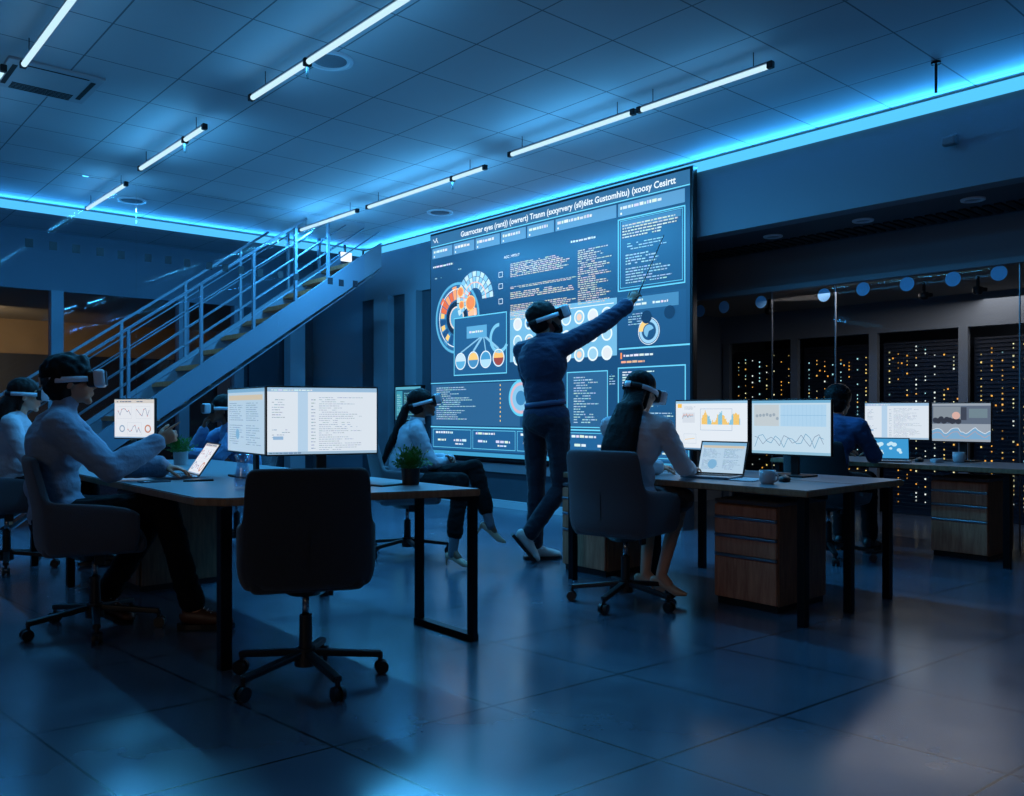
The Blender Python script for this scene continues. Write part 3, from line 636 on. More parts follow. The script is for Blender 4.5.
p = Bc+uV*1.4-vV*.06; post(p.x, p.y, TL, t); p = Bc+uV*(Ln-.1)-vV*.06; post(p.x, p.y, TL, t); p = A+uV*2.3+vV*.06; post(p.x, p.y, TL, t); p = A+uV*(Ln-.1)+vV*.06; post(p.x, p.y, TL, t)
def rect_desk(label, u0, u1, v0, v1, tz, legs):
    t = thing('desk', label, 'desk', (0, 0, 0)); pts = [R(u0, v0).xy, R(u1, v0).xy, R(u1, v1).xy, R(u0, v1).xy]
    desk_top(pts, tz, t)
    for (u, v) in legs: p = R(u, v); post(p.x, p.y, tz, t)
    bm = BM(); c = R((u0+u1)/2, (v0+v1)/2); box(bm, (c.x, c.y, tz-.05), (u1-u0-.1, .03, .03), Matrix.Rotation(YV, 3, 'Z')); obj('crossbar', bm, M['blackmetal'], t); return t
rect_desk('front right desk with laptop, mug and mouse where the long-haired woman sits', 2.22, 3.96, 3.92, 4.475, TR, ((2.27, 3.965), (3.91, 3.965), (2.27, 4.44), (3.6, 4.44)))
rect_desk('narrow rear half of the right desk carrying the two monitors', 2.22, 3.96, 4.48, 5.0, TR, ((2.29, 4.94), (3.6, 4.94)))
rect_desk('rear right desk in front of the glass, with laptop and two monitors', 1.95, 4.0, 6.45, 7.25, TR, ((2.17, 6.50), (3.95, 6.50), (3.95, 7.2), (2.1, 7.2)))
# ------------------------------------------------------------------ drawer pedestals
def pedestal(label, c, yaw, front=None, w=.40, dp=.52, h=.60, body=None):
    front = front or M['wood']; body = body or M['wood_dark']
    t = thing('drawer_cabinet', label, 'drawer cabinet', (c[0], c[1], 0), yaw, 'drawer cabinets')   # front towards +y
    bm = BM(); box(bm, (0, -.01, .035+(h-.055)/2), (w, dp-.02, h-.055), bev=.004); obj('body', bm, body, t)
    bm = BM(); box(bm, (0, 0, h-.01), (w+.006, dp+.004, .022), bev=.006); obj('top_panel', bm, M['fab_mid'], t)
    bm = BM(); box(bm, (0, 0, .02), (w-.02, dp-.03, .04), bev=.003); obj('plinth', bm, M['black'], t)
    zs = [(.045, .275), (.295, .385), (.405, .490), (.508, h-.03)]
    for (a, b) in zs:
        bm = BM(); box(bm, (0, dp/2-.002, (a+b)/2), (w-.004, .02, b-a), bev=.005); d = obj('drawer', bm, front, t)
        if b < h-.04:
            bm = BM(); box(bm, (0, dp/2+.004, b+.010), (w-.006, .022, .016), bev=.005); obj('handle', bm, M['steel'], d)
    return t
def ped_at(label, u0, vf, front=None, body=None):     # u0 nearest side, vf front plane
    c = R(u0+.2, vf+.26); return pedestal(label, c, YMV, front, body=body)
ped_at('oak drawer cabinet under the right end of the right desk', 2.50, 4.10)
ped_at('oak drawer cabinet behind the long-haired woman’s chair', 3.80, 4.16)
ped_at('dark drawer cabinet under the rear right desk', 2.36, 6.68, M['wood'])
pedestal('dark brown cabinet under the left desk behind the pointing man’s shins', R(5.55, 1.95), YMV, M['wood_dark'], body=M['wood_dark'])
# ------------------------------------------------------------------ office chairs
def chair(label, loc, yaw, m, group='swivel office chairs', spin=0.0, inner=None):
    t = thing('office_chair', label, 'chair', loc, yaw, group)
    # shell: U in plan, low arms and a tall back
    half = [(.235, .20, .600), (.243, .14, .635), (.246, .0, .655), (.247, -.10, .662), (.243, -.165, .668), (.236, -.190, .675), (.226, -.200, .70), (.218, -.205, .86), (.216, -.208, .878), (.207, -.213, .886), (.16, -.235, .888), (.08, -.25, .889), (0, -.256, .889)]
    path = half + [(-x, y, z) for x, y, z in half[-2::-1]]
    bm = BM(); rows = 8; grid = []
    for (x, y, zt) in path:
        colv = []
        for k in range(rows+1):
            z = .415+(zt-.415)*k/rows
            low = max(0, (.50-z)/.085); lean = max(0, z-.62)*.20
            s = 1-.10*low*low
            colv.append(bm.verts.new((x*s, (y if y > -.15 else y-lean*min(1, (-.15-y)/.05))*(1-.06*low), z)))
        grid.append(colv)
    for a_, b_ in zip(grid, grid[1:]):
        for k in range(rows): bm.faces.new((a_[k], a_[k+1], b_[k+1], b_[k]))
    sh = obj('backrest_shell', bm, m, t, True)
    sm = sh.modifiers.new('thickness', 'SOLIDIFY'); sm.thickness = .042; sm.offset = 0; ss = sh.modifiers.new('round', 'SUBSURF'); ss.levels = 1; ss.render_levels = 1
    bm = BM(); bar(bm, (0, -.270, .50), (0, -.283, .70), .004, .006); obj('seam', bm, M['black'], sh)
    bm = BM(); box(bm, (0, -.0, .445), (.44, .46, .09), bev=.035, seg=4); obj('seat', bm, m, t, True)
    bm = BM(); cone(bm, (0, -.02, .395), (0, -.02, .36), .12, .07, 20); box(bm, (.10, .02, .37), (.02, .05, .06), bev=.004); obj('seat_mechanism', bm, M['black'], t)
    bm = BM(); cone(bm, (0, 0, .24), (0, 0, .38), .014, .014, 16); obj('gas_lift', bm, M['chrome'], t, True)
    bm = BM(); cone(bm, (0, 0, .07), (0, 0, .27), .027, .025, 18); cone(bm, (0, 0, .065), (0, 0, .135), .045, .04, 18); obj('base_hub', bm, M['black'], t)
    for i in range(5):
        an = spin+2*PI*i/5; dx, dy = math.cos(an), math.sin(an)
        bm = BM(); A0 = Vector((dx*.03, dy*.03, .115)); A1 = Vector((dx*.31, dy*.31, .082)); Mx = frame_z(A1-A0)
        vs = box(bm, (A0+A1)/2, (.036, .026, (A1-A0).length), Mx, .006)
        cone(bm, (dx*.305, dy*.305, .088), (dx*.305, dy*.305, .05), .011, .009, 10)
        lg = obj('base_leg', bm, M['black'], t)
        bm = BM(); c0 = Vector((dx*.31, dy*.31, .029)); n_ = Vector((-dy, dx, 0))
        for s in (-1, 1): cone(bm, c0+n_*s*.007, c0+n_*s*.024, .029, .027, 18)
        cone(bm, c0-n_*.012, c0+n_*.012, .012, .012, 10); obj('caster', bm, M['black'], lg)
    return t
ch0 = chair('empty dark office chair in the foreground, seen from behind', (-.842, 3.47, 0), yaw_to(-.28, .96), M['fab_dark'], spin=math.radians(2))
ch1 = chair('grey office chair the pointing man in the turtleneck sits on', (-2.10, 4.28, 0), yaw_to(1, .50), M['fab_mid'], spin=math.radians(1))
ch2 = dup(ch1, (-3.52, 5.92, 0), yaw_to(.9, .5), 'dark office chair cut by the left edge under the seated woman')
ch3 = chair('pale office chair under the woman with the ponytail', (-.80, 6.50, 0), yaw_to(.97, .25), M['fab_grey'], spin=math.radians(10))
ch4 = chair('charcoal office chair seen from behind under the long-haired woman', (.65, 4.87, 0), yaw_to(.60, .80), M['fab_mid'], spin=math.radians(61))
ch5 = chair('dark office chair under the man in blue at the rear desk', (2.36, 6.34, 0), yaw_to(.70, .71), M['fab_dark'], spin=math.radians(15))
ch6 = chair('office chair half hidden behind the left desk under the person resting the chin', (-2.25, 6.95, 0), yaw_to(-.75, -.66), M['fab_mid'], spin=math.radians(40))

# ------------------------------------------------------------------ staircase
sv0, sh0, ss = 3.02, 1.25, .71
def sh(v): return sh0+ss*(v-sv0)
stt = thing('staircase', 'open blue steel staircase with wooden treads rising to the right', 'staircase', R(9.5, 1.4, 0), 0)
org = Vector(stt.location)
def pl(u, v, z): return R(u, v, z)-org
v_lo, v_hi = 1.25, 5.75
for un in (9.0, 10.0):
    bm = BM(); P = []
    for du in (0, .05):
        P.append([bm.verts.new(pl(un+du, v_lo, 0.0)), bm.verts.new(pl(un+du, v_hi, sh(v_hi)-.30)), bm.verts.new(pl(un+du, v_hi, sh(v_hi))), bm.verts.new(pl(un+du, v_lo, sh(v_lo)+.0)), ])
        P[-1][0].co = pl(un+du, v_lo+.35, 0.0); P[-1][3].co = pl(un+du, v_lo+.02, .03)
    a_, b_ = P; bm.faces.new(a_); bm.faces.new(b_[::-1])
    for i in range(4): bm.faces.new((a_[i], a_[(i+1) % 4], b_[(i+1) % 4], b_[i]))
    obj('stringer', bm, M['stair'], stt)
    bm = BM(); d_ = Vector((0, 0, -.30)); bar(bm, pl(un+.12, v_lo+.45, sh(v_lo+.45)-.34), pl(un+.12, v_hi, sh(v_hi)-.34), .16, .012); obj('stringer_flange', bm, M['stair'], stt)
n = 16
for i in range(n):
    v = v_lo+.22+i*(v_hi-v_lo-.2)/n; z = sh(v)-.06
    bm = BM(); prism(bm, [pl(9.05, v-.04, 0).xy, pl(10.0, v-.04, 0).xy, pl(10.0, v+.27, 0).xy, pl(9.05, v+.27, 0).xy], z-.05, z); obj('tread', bm, M['tread'], stt)
def post_v(px, u):
    s = (px-512)/F; d = u/(UY+UX*s); return d*(VY+VX*s)
for un, pp in ((9.0, (75, 129, 202, 254.5, 296.5, 329)), (10.0, (50, 122, 186, 241, 289, 320))):
    ext = []
    for px in pp:
        v = post_v(px, un); ext.append(v); bm = BM(); box(bm, pl(un+.025, v, sh(v)+.36), (.04, .03, 1.02), Matrix.Rotation(YV, 3, 'Z')); obj('baluster', bm, M['stair'], stt)
    bm = BM(); v1 = min(v_hi, (CZ-.02-.87-sh0)/ss+sv0); bar(bm, pl(un+.025, v_lo+.4, sh(v_lo+.4)+.87), pl(un+.025, v1, sh(v1)+.87), .034, .026); obj('handrail', bm, M['stair'], stt)
    for k, hh in enumerate((.68, .50, .32, .15)):
        v1 = min(v_hi, (CZ-.02-hh-sh0)/ss+sv0)
        bm = BM(); cone(bm, pl(un+.025, v_lo+.4, sh(v_lo+.4)+hh), pl(un+.025, v1, sh(v1)+hh), .008, .008, 8); obj('rail', bm, M['stair'], stt, True)
# lit exit box at the stair head
t = thing('lit_sign_box', 'small bright white light box at the head of the stairs', 'light', R(10.18, 5.92, 0), YMU)
bm = BM(); box(bm, (0, .03, 3.19), (.16, .04, .12), bev=.006); obj('lamp_face', bm, emat('exit_light', (.85, .95, 1), 1.2), t)
bm = BM(); box(bm, (0, -.005, 3.19), (.18, .04, .14), bev=.006); box(bm, (0, -.005, 3.30), (.03, .02, .12)); obj('lamp_case', bm, M['black'], t)
# glass partition in front of the stairs with square decals
def decals(w, pp, u, par):
    for (px, py) in pp:
        s = (px-512)/F; d = u/(UY+UX*s); v = d*(VY+VX*s); z = CH+(HZ-py)*d/F
        bm = BM(); box(bm, R(u-.006, v, z), (.003, .065, .078), Matrix.Rotation(math.atan2(VY, VX)-PI/2, 3, 'Z'), .0) ; o = obj('square_decal', bm, M['decal_dark'], par)
sq = [(29, 243), (53, 246), (76, 249), (100, 252), (121, 255), (148, 258), (168, 260), (187, 263), (209, 266), (225, 268), (241, 270), (260, 273), (280, 275), (296, 277), (330, 281), (341, 283), (355, 284)]
pv = [-1.0, 1.15, 2.75, 4.25, 5.35]; GU = 8.74
for i, (a_, b_) in enumerate(zip(pv, pv[1:])):
    w = struct('window_%d' % (20+i), rbox(GU-.005, GU+.005, a_+.004, b_-.004, 0, 3.33), M['glass_stair']); w['label'] = 'clear glass partition with small dark square stickers in front of the stairs'
    decals(w, [p_ for p_ in sq if a_ < post_v(p_[0], GU) <= b_], GU, w)

# ------------------------------------------------------------------ server racks
ledc = [k8(255, 215, 120), k8(255, 180, 70), k8(235, 240, 225), k8(170, 225, 225), k8(255, 190, 90), k8(240, 230, 170)]
for i, (u1, u0, lab) in enumerate(((6.17, 5.32, 'black server rack with amber status lights, nearest the big screen'), (5.22, 4.38, 'black server rack behind the head of the man in blue'), (4.28, 3.46, 'black server rack behind the text monitor on the rear desk'), (3.36, 2.52, 'black server rack behind the far right monitor'), (2.42, 1.58, 'black server rack cut by the right edge'))):
    c = R((u0+u1)/2, 9.10); t = thing('server_rack', lab, 'server rack', c, YMV+PI, 'server racks')
    w = u1-u0; bm = BM(); box(bm, (0, .37, .92), (w, .68, 1.84), bev=.01); obj('cabinet', bm, M['rack'], t)
    bm = BM()
    for k in range(44): box(bm, (0, .018, .08+k*.0405), (w-.06, .015, .012))
    obj('server_front', bm, M['rack'], t)
    cv = Canvas(); rn = random.Random(40+i); nc = 8
    for cc in range(nc):
        x = -w/2+.08+cc*(w-.16)/(nc-1); base = rn.choice(ledc); z = 1.78-rn.random()*.15
        while z > .10:
            if rn.random() < .62:
                col = base if rn.random() < .7 else rn.choice(ledc); k = rn.choice((.35, .7, 1.0, 1.0)); col = tuple(a*k for a in col)
                s_ = rn.choice((.005, .006, .0075)); cv.rect(x-s_, z, x+s_, z+s_*2.2, col, 0)
            z -= rn.choice((.04, .04, .055, .08))
        for _ in range(1):
            zz = rn.uniform(.2, 1.7); cv.rect(x+.03, zz, x+.045, zz+.016, k8(240, 160, 60), 0)
    cv.build('indicator_lights', M['led'], t, (0, .008, 0))

# ------------------------------------------------------------------ things on the desks
def laptop(label, loc, face, tz, pic, seed, tilt=20, w=.33, dp=.23):
    t = thing('laptop', label, 'laptop', (loc[0], loc[1], tz), yaw_to(-face[0], -face[1]), 'open laptops')   # user at -y
    bm = BM(); box(bm, (0, 0, .008), (w, dp, .014), bev=.004); obj('base', bm, M['steel'], t)
    cv = Canvas()
    bm = BM()
    for r in range(5):
        for k in range(13): box(bm, (-w/2+.035+k*(w-.07)/12, .075-r*.021, .0165), (.018, .016, .003))
    obj('keyboard', bm, M['black'], t)
    h = dp*.97; rt = Matrix.Rotation(-math.radians(tilt), 3, 'X'); piv = Vector((0, dp/2-.004, .014))
    bm = BM(); box(bm, piv+rt @ Vector((0, .004, h/2)), (w, .006, h), rt, .002); lid = obj('lid', bm, M['bezel'], t)
    cv = Canvas(); pic(cv, w-.02, h-.02, random.Random(seed)); o = cv.build('display', M['mon'], lid); o.location = piv+rt @ Vector((-w/2+.01, .0005, .01)); o.rotation_euler = rt.to_euler()
    return t
laptop('open laptop with bright screen in front of the pointing man', (-1.88, 4.70), Vector((-.84, -.54)), TL, pic_charts, 21, 34, .30, .22)
laptop('open laptop under the long-haired woman’s hands', (1.20, 5.10), Vector((-.62, -.78)), TR, pic_two, 22, 20, .31, .22)
laptop('open laptop showing a blue world map in front of the man in blue', (2.98, 6.72), Vector((-.40, -.92)), TR, pic_map, 23, 38, .31, .22)
def plant(label, loc, tz, pm, r=.05, h=.085, fol=.10, n=70, hp=.12, seed=1):
    t = thing('potted_plant', label, 'plant', (loc[0], loc[1], tz), 0)
    bm = BM(); lathe(bm, [(0, 0), (r*.88, 0), (r, h), (r*.92, h), (r*.9, h-.012), (0, h-.012)], 24); obj('pot', bm, pm, t, False)
    bm = BM(); rn = random.Random(seed)
    for i in range(n):
        an = rn.uniform(0, 2*PI); el = rn.uniform(.25, 1.45); L = fol*rn.uniform(.6, 1.15); b0 = Vector((math.cos(an)*r*.5*rn.random(), math.sin(an)*r*.5*rn.random(), h-.01))
        dv = Vector((math.cos(an)*math.cos(el), math.sin(an)*math.cos(el), math.sin(el)*hp/fol)); tip = b0+dv*L; cone(bm, b0, tip, .0012, .0008, 4)
        for s in range(5):
            p = b0+dv*L*(.35+.16*s); sd = Vector((-dv.y, dv.x, rn.uniform(-.3, .6))).normalized()*(1 if s % 2 else -1)
            q1 = p+sd*.012+dv*.008; q2 = p+sd*.026+dv*.018+Vector((0, 0, rn.uniform(-.006, .006))); q3 = p+sd*.010+dv*.022
            vs = [bm.verts.new(x) for x in (p, q1, q2, q3)]; bm.faces.new(vs)
    obj('foliage', bm, M['leaf'], t); return t
plant('small leafy plant in a dark pot near the right corner of the left desk', (-.51, 4.28), TL, M['pot'], .048, .083, .085, 95, .10, 5)
plant('small plant in a white pot behind the laptop on the left desk', (-2.28, 5.85), TL, M['potw'], .05, .09, .08, 60, .10, 6)
t = thing('glass_carafe', 'clear waisted glass carafe of water on the left desk', 'carafe', (-1.278, 4.03, TL))
bm = BM(); lathe(bm, [(0, 0), (.036, 0), (.040, .02), (.041, .045), (.030, .095), (.026, .12), (.036, .165), (.033, .165), (.023, .12), (.027, .095), (.037, .045), (.036, .014), (0, .012)], 28); obj('vessel', bm, M['vessel'], t, True)
bm = BM(); lathe(bm, [(0, .013), (.035, .015), (.036, .045), (.0265, .094), (0, .094)], 28); obj('water', bm, gmat('water', (.88, .95, 1), .05, 0), t, True)
t = thing('mug', 'pale coffee mug on the right desk edge', 'mug', (1.40, 4.66, TR), -.9)
bm = BM(); lathe(bm, [(0, 0), (.032, 0), (.042, .02), (.045, .075), (.041, .075), (.038, .02), (0, .008)], 26); obj('cup', bm, M['mug'], t, True)
bm = BM()
for k in range(8):
    a0, a1 = -PI/2+PI*k/8, -PI/2+PI*(k+1)/8; cone(bm, (.043+.024*math.cos(a0), 0, .04+.024*math.sin(a0)), (.043+.024*math.cos(a1), 0, .04+.024*math.sin(a1)), .0055, .0055, 8)
obj('handle', bm, M['mug'], t, True)
t = thing('mug', 'small pale cup beside the far right monitor on the rear desk', 'mug', (3.48, 6.62, TR), 0.3)
bm = BM(); lathe(bm, [(0, 0), (.035, 0), (.043, .02), (.045, .08), (.041, .08), (.038, .02), (0, .008)], 24); obj('cup', bm, M['mug'], t, True)
bm = BM()
for k in range(8):
    a0, a1 = -PI/2+PI*k/8, -PI/2+PI*(k+1)/8; cone(bm, (.043+.024*math.cos(a0), 0, .04+.024*math.sin(a0)), (.043+.024*math.cos(a1), 0, .04+.024*math.sin(a1)), .0055, .0055, 8)
obj('handle', bm, M['mug'], t, True)
def mouse(label, x, y, tz, rz):
    t = thing('computer_mouse', label, 'mouse', (x, y, tz), rz); bm = BM(); ell(bm, (0, 0, .012), (.033, .056, .024), sub=3)
    bmesh.ops.bisect_plane(bm, geom=bm.verts[:]+bm.edges[:]+bm.faces[:], plane_co=(0, 0, .001), plane_no=(0, 0, -1), clear_outer=True); obj('shell', bm, M['black'], t, True)
    bm = BM(); cone(bm, (-.004, .03, .03), (.004, .03, .03), .006, .006, 12); obj('wheel', bm, M['steel'], t)
mouse('black mouse right of the mug on the right desk', 1.545, 4.82, TR, -.5); mouse('small dark mouse beside the map laptop on the rear desk', 3.20, 6.68, TR, -.6)
def slab(name, label, cat, x, y, tz, rz, s, m, sub=None):
    t = thing(name, label, cat, (x, y, tz), rz); bm = BM(); box(bm, (0, 0, s[2]/2), s, bev=min(.004, s[2]*.3)); obj('body', bm, m, t)
    if sub: bm = BM(); box(bm, (0, 0, s[2]+.0006), (s[0]*.9, s[1]*.92, .001)); obj(sub, bm, M['bezel'], t)
    return t
slab('phone', 'dark phone lying near the front corner by the pointing man', 'phone', -1.86, 4.42, TL, -.9, (.075, .15, .009), M['steel'], 'screen')
slab('phone', 'dark phone lying beside the carafe', 'phone', -1.66, 4.50, TL, -1.2, (.075, .15, .009), M['black'], 'screen')
slab('notebook', 'thin dark notebook beside the plant in the dark pot', 'notebook', -.62, 4.22, TL, -.7, (.09, .15, .008), M['black'], 'cover_patch')
slab('notebook', 'pale papers beside the laptop on the right desk', 'paper', 1.37, 4.92, TR, -.7, (.15, .21, .006), M['paper'])
slab('card_box', 'small pale box on the rear desk near the cup', 'box', 3.30, 6.60, TR, .4, (.09, .05, .03), M['paper'])

# ------------------------------------------------------------------ people
def fr(y_dir, z_hint):
    y = Vector(y_dir).normalized(); z = Vector(z_hint); z = (z-y*z.dot(y)).normalized(); x = y.cross(z); return Matrix((x, y, z)).transposed()
def hand(bm, w, d, back, side, curl, spread=1.0, pt=False, r=.0085):
    """w wrist, d direction, back = direction the back of the hand looks, side=+1 thumb on +x"""
    Mx = fr(d, back); w = Vector(w); P = lambda x, y, z: w+Mx @ Vector((x, y, z))
    cap(bm, P(0, -.02, 0), P(0, .02, 0), .026, .025)
    ell(bm, P(0, .05, 0), (.040, .050, .0155), Mx); ell(bm, P(side*.022, .03, -.008), (.016, .032, .014), Mx)
    for i, (x, L, y0) in enumerate(((.030, .072, .088), (.010, .080, .094), (-.010, .075, .090), (-.029, .058, .080))):
        cu = curl; 
        if pt: cu = 4 if i == 0 else 78
        p = P(side*x*1.05, y0-.014, 0); an = math.radians(cu*.55); fan = side*x*3.2*spread
        for j, f in enumerate((.45, .31, .24)):
            dv = Mx @ Vector((math.sin(fan)*math.cos(an), math.cos(an), -math.sin(an))); q_ = p+dv*L*f*1.02
            cap(bm, p, q_, r*(1-.08*j), r*(1-.08*(j+1))*.98, 8); p = q_; an += math.radians(cu*(.8 if j == 0 else .6))
    p = P(side*.026, .018, -.006)
    for L, a_, dn in ((.038, 42, 18), (.03, 24, 26), (.024, 14, 30)):
        a_ = math.radians(a_ if not pt else a_*.8); dn = math.radians(dn); q_ = p+Mx @ Vector((side*math.sin(a_)*math.cos(dn), math.cos(a_)*math.cos(dn), -math.sin(dn)))*L; cap(bm, p, q_, .0105, .0088, 8); p = q_
def shoe(root, ank, toe_dir, m, sole_m, heel=False, S=1.0, pitch=0.0, high=True):
    Mx = fr(toe_dir, (0, 0, 1)) @ Matrix.Rotation(-math.radians(pitch), 3, 'X'); a_ = Vector(ank); P = lambda x, y, z: a_+Mx @ Vector((x*S, y*S, z*S))
    bm = BM()
    if heel:
        cap(bm, P(0, -.045, -.03), P(0, .02, -.045), .026*S, .027*S); cap(bm, P(0, .02, -.045), P(0, .10, -.082), .028*S, .026*S); cap(bm, P(0, .10, -.082), P(0, .155, -.088), .026*S, .013*S)
        me = solidify(bm, .007, 3); s = link('shoe', me, m, root); bm = BM(); cone(bm, P(0, -.055, -.04), P(0, -.06, -.105), .013*S, .005*S, 10); obj('heel', bm, m, s)
    else:
        cap(bm, P(0, -.035, -.03), P(0, .05, -.038), .040*S, .042*S); cap(bm, P(0, .05, -.04), P(0, .15, -.054), .041*S, .030*S); ell(bm, P(0, .15, -.055), (.040*S, .045*S, .026*S), Mx)
        if high: cap(bm, P(0, -.01, .03), P(0, 0, -.02), .046*S, .046*S)
        me = solidify(bm, .008, 3); s = link('shoe', me, m, root)
        bm = BM(); pr = [(-.03, -.075), (-.038, -.03), (-.034, .04), (-.046, .12), (-.040, .175), (0, .20), (.040, .175), (.046, .12), (.034, .04), (.038, -.03), (.03, -.075), (0, -.085)]
        A_ = [bm.verts.new(P(x, y, -.092)) for x, y in pr]; B_ = [bm.verts.new(P(x, y, -.068)) for x, y in pr]; bm.faces.new(A_); bm.faces.new(B_[::-1])
        for i in range(len(pr)): bm.faces.new((A_[i], A_[(i+1) % 12], B_[(i+1) % 12], B_[i]))
        obj('sole', bm, sole_m, s)
        bm = BM()
        for k in range(4): cap(bm, P(-.018, .045+k*.018, .008-k*.010), P(.018, .05+k*.018, .008-k*.010), .003, .003, 6)
        obj('laces', bm, M['paper'], s)
    return s
def person(label, loc, yaw, S, J, cfg):
    t = thing('person', label, 'person', (loc[0], loc[1], 0), yaw); MI = (Matrix.Translation((loc[0], loc[1], 0)) @ Matrix.Rotation(yaw, 4, 'Z')).inverted()
    j = {k: (MI @ Vector(v[:3]) if len(v) == 4 else Vector(v)*S) for k, v in J.items()}
    for k in ('toe_r', 'toe_l'):
        if len(cfg[k]) == 4: cfg[k] = MI.to_3x3() @ Vector(cfg[k][:3])
    sk = cfg['skin']; g = lambda k: j[k]
    up = (g('nck')-g('pel')).normalized(); rt = (g('sh_r')-g('sh_l')).normalized(); fw = up.cross(rt).normalized(); T = Matrix((rt, fw, (rt.cross(fw)))).transposed()
    hipx = (g('hp_r')-g('hp_l')).normalized(); hf = Vector((0, 0, 1)).cross(hipx).normalized(); TH = Matrix((hipx, hf, hipx.cross(hf))).transposed()
    fem = cfg.get('fem', False); W = .90 if fem else 1.0
    HM = T.inverted_safe() and Matrix.Rotation(-math.radians(cfg.get('hyaw', 0)), 3, 'Z') @ Matrix.Rotation(math.radians(cfg.get('hpitch', 0)), 3, 'X'); hs = (.97*S if not fem else .93*S)*cfg.get('hscale', 1.0)
    H = g('hed'); HP = lambda x, y, z: H+HM @ (Vector((x, y, z))*hs)
    def torso(bm, e):
        ell(bm, g('chs')+T @ Vector((0, .0, .01))*S, ((.168*W+e)*S, (.112+e)*S, (.17+e)*S), T, 3); ell(bm, g('wst'), ((.138*W+e)*S, (.102+e)*S, (.16+e)*S), T, 3)
        ell(bm, g('pel'), ((.158+e)*S, (.118+e)*S, (.115+e)*S), TH, 3)
        if fem:
            for s in (-1, 1): ell(bm, g('chs')+T @ Vector((s*.07, .085, -.005))*S, ((.055+e)*S, (.05+e)*S, (.055+e)*S), T, 2)
        for s in ('sh_r', 'sh_l'):
            cap(bm, g('nck')-up*.02*S, g(s), (.052+e)*S, (.053*W+e)*S); cap(bm, g('chs')+up*.06*S, g(s)-up*.01*S, (.075+e)*S, (.055*W+e)*S)
    def arm(bm, sd, e, to=1.0, cuff=0):
        a_, b_, c_ = g('sh_'+sd), g('el_'+sd), g('wr_'+sd); c_ = b_+(c_-b_)*to
        cap(bm, a_, b_, (.053*W+e)*S, (.042*W+e)*S); cap(bm, b_, c_, (.042*W+e)*S, (.029*W+e+cuff)*S); ell(bm, (a_*.55+b_*.45), ((.05*W+e)*S,)*3)
    def leg(bm, sd, e, to=1.0, flare=0):
        a_, b_, c_ = g('hp_'+sd), g('kn_'+sd), g('an_'+sd); c_ = b_+(c_-b_)*to
        cap(bm, a_, b_, (.086+e)*S, (.056+e)*S); 
        if to > 0: cap(bm, b_, c_, (.054+e)*S, (.036+e+flare)*S); ell(bm, b_*.68+c_*.32, ((.056+e)*S,)*3)
    bm = BM(); torso(bm, -.012)
    for sd in 'rl': arm(bm, sd, -.004); leg(bm, sd, -.005)
    for sd in 'rl':
        o_ = cfg['hand_'+sd]; d_ = (g('wr_'+sd)-g('el_'+sd)).normalized() if o_.get('d') is None else (MI.to_3x3() @ Vector(o_['d'][:3]) if len(o_['d']) == 4 else Vector(o_['d'])); thumb = (-1 if sd == 'r' else 1)*o_.get('flip', 1)
        hand(bm, g('wr_'+sd), d_, o_.get('back', (0, 0, 1)), thumb, o_.get('curl', 25), o_.get('spread', 1), o_.get('pt', False), .0085*(.93 if fem else 1.02))
        ft = fr(cfg['toe_'+sd], (0, 0, 1)) @ Matrix.Rotation(-math.radians(cfg.get('pitch_'+sd, 0)), 3, 'X'); an = g('an_'+sd); cap(bm, an, an+ft @ Vector((0, .05, -.045))*S, .03*S, .026*S)
    cap(bm, g('nck')-up*.03*S, HP(0, -.022, -.05), .05*S*W, .050*S*W)
    # head
    ell(bm, HP(0, -.012, .035), (.076*hs, .096*hs, .083*hs), HM, 3); ell(bm, HP(0, .022, -.02), (.063*hs, .072*hs, .082*hs), HM, 3); ell(bm, HP(0, .035, -.065), (.050*hs, .050*hs, .038*hs), HM, 3)
    ell(bm, HP(0, .066, -.098), (.024*hs, .020*hs, .017*hs), HM); cap(bm, HP(0, .088, .012), HP(0, .106, -.026), .009*hs, .0115*hs); ell(bm, HP(0, .100, -.031), (.016*hs, .011*hs, .008*hs), HM)
    ell(bm, HP(0, .085, -.056), (.022*hs, .012*hs, .0065*hs), HM); ell(bm, HP(0, .083, -.068), (.019*hs, .012*hs, .007*hs), HM); ell(bm, HP(0, .074, .035), (.05*hs, .018*hs, .012*hs), HM)
    for s in (-1, 1): ell(bm, HP(s*.077, -.006, -.008), (.009*hs, .020*hs, .031*hs), HM); ell(bm, HP(s*.045, .05, -.02), (.022*hs, .025*hs, .022*hs), HM); ell(bm, HP(s*.03, .078, .012), (.014*hs, .012*hs, .010*hs), HM)
    body = link('body', solidify(bm, .0065*S, 2), sk, t)
    # hair
    hc = cfg['hair']; bm = BM(); e = hc.get('e', .012)
    ell(bm, HP(0, -.022, .050), ((.078+e)*hs, (.094+e)*hs, (.076+e)*hs), HM, 3); ell(bm, HP(0, -.050, .0), ((.070+e)*hs, (.062+e*.8)*hs, (.075+e)*hs), HM, 3)
    if hc.get('quiff'): ell(bm, HP(0, .05, .105), (.055*hs, .04*hs, .032*hs), HM)
    if hc['kind'] == 'tail':
        pts_ = [HP(0, -.11, .02), HP(0, -.15, -.01)]+[Vector(p_)*S for p_ in hc['pts']]; rr = [.028, .03, .036, .036, .03, .015]
        for p0, p1, r0, r1 in zip(pts_, pts_[1:], rr, rr[1:]): cap(bm, p0, p1, r0*S, r1*S)
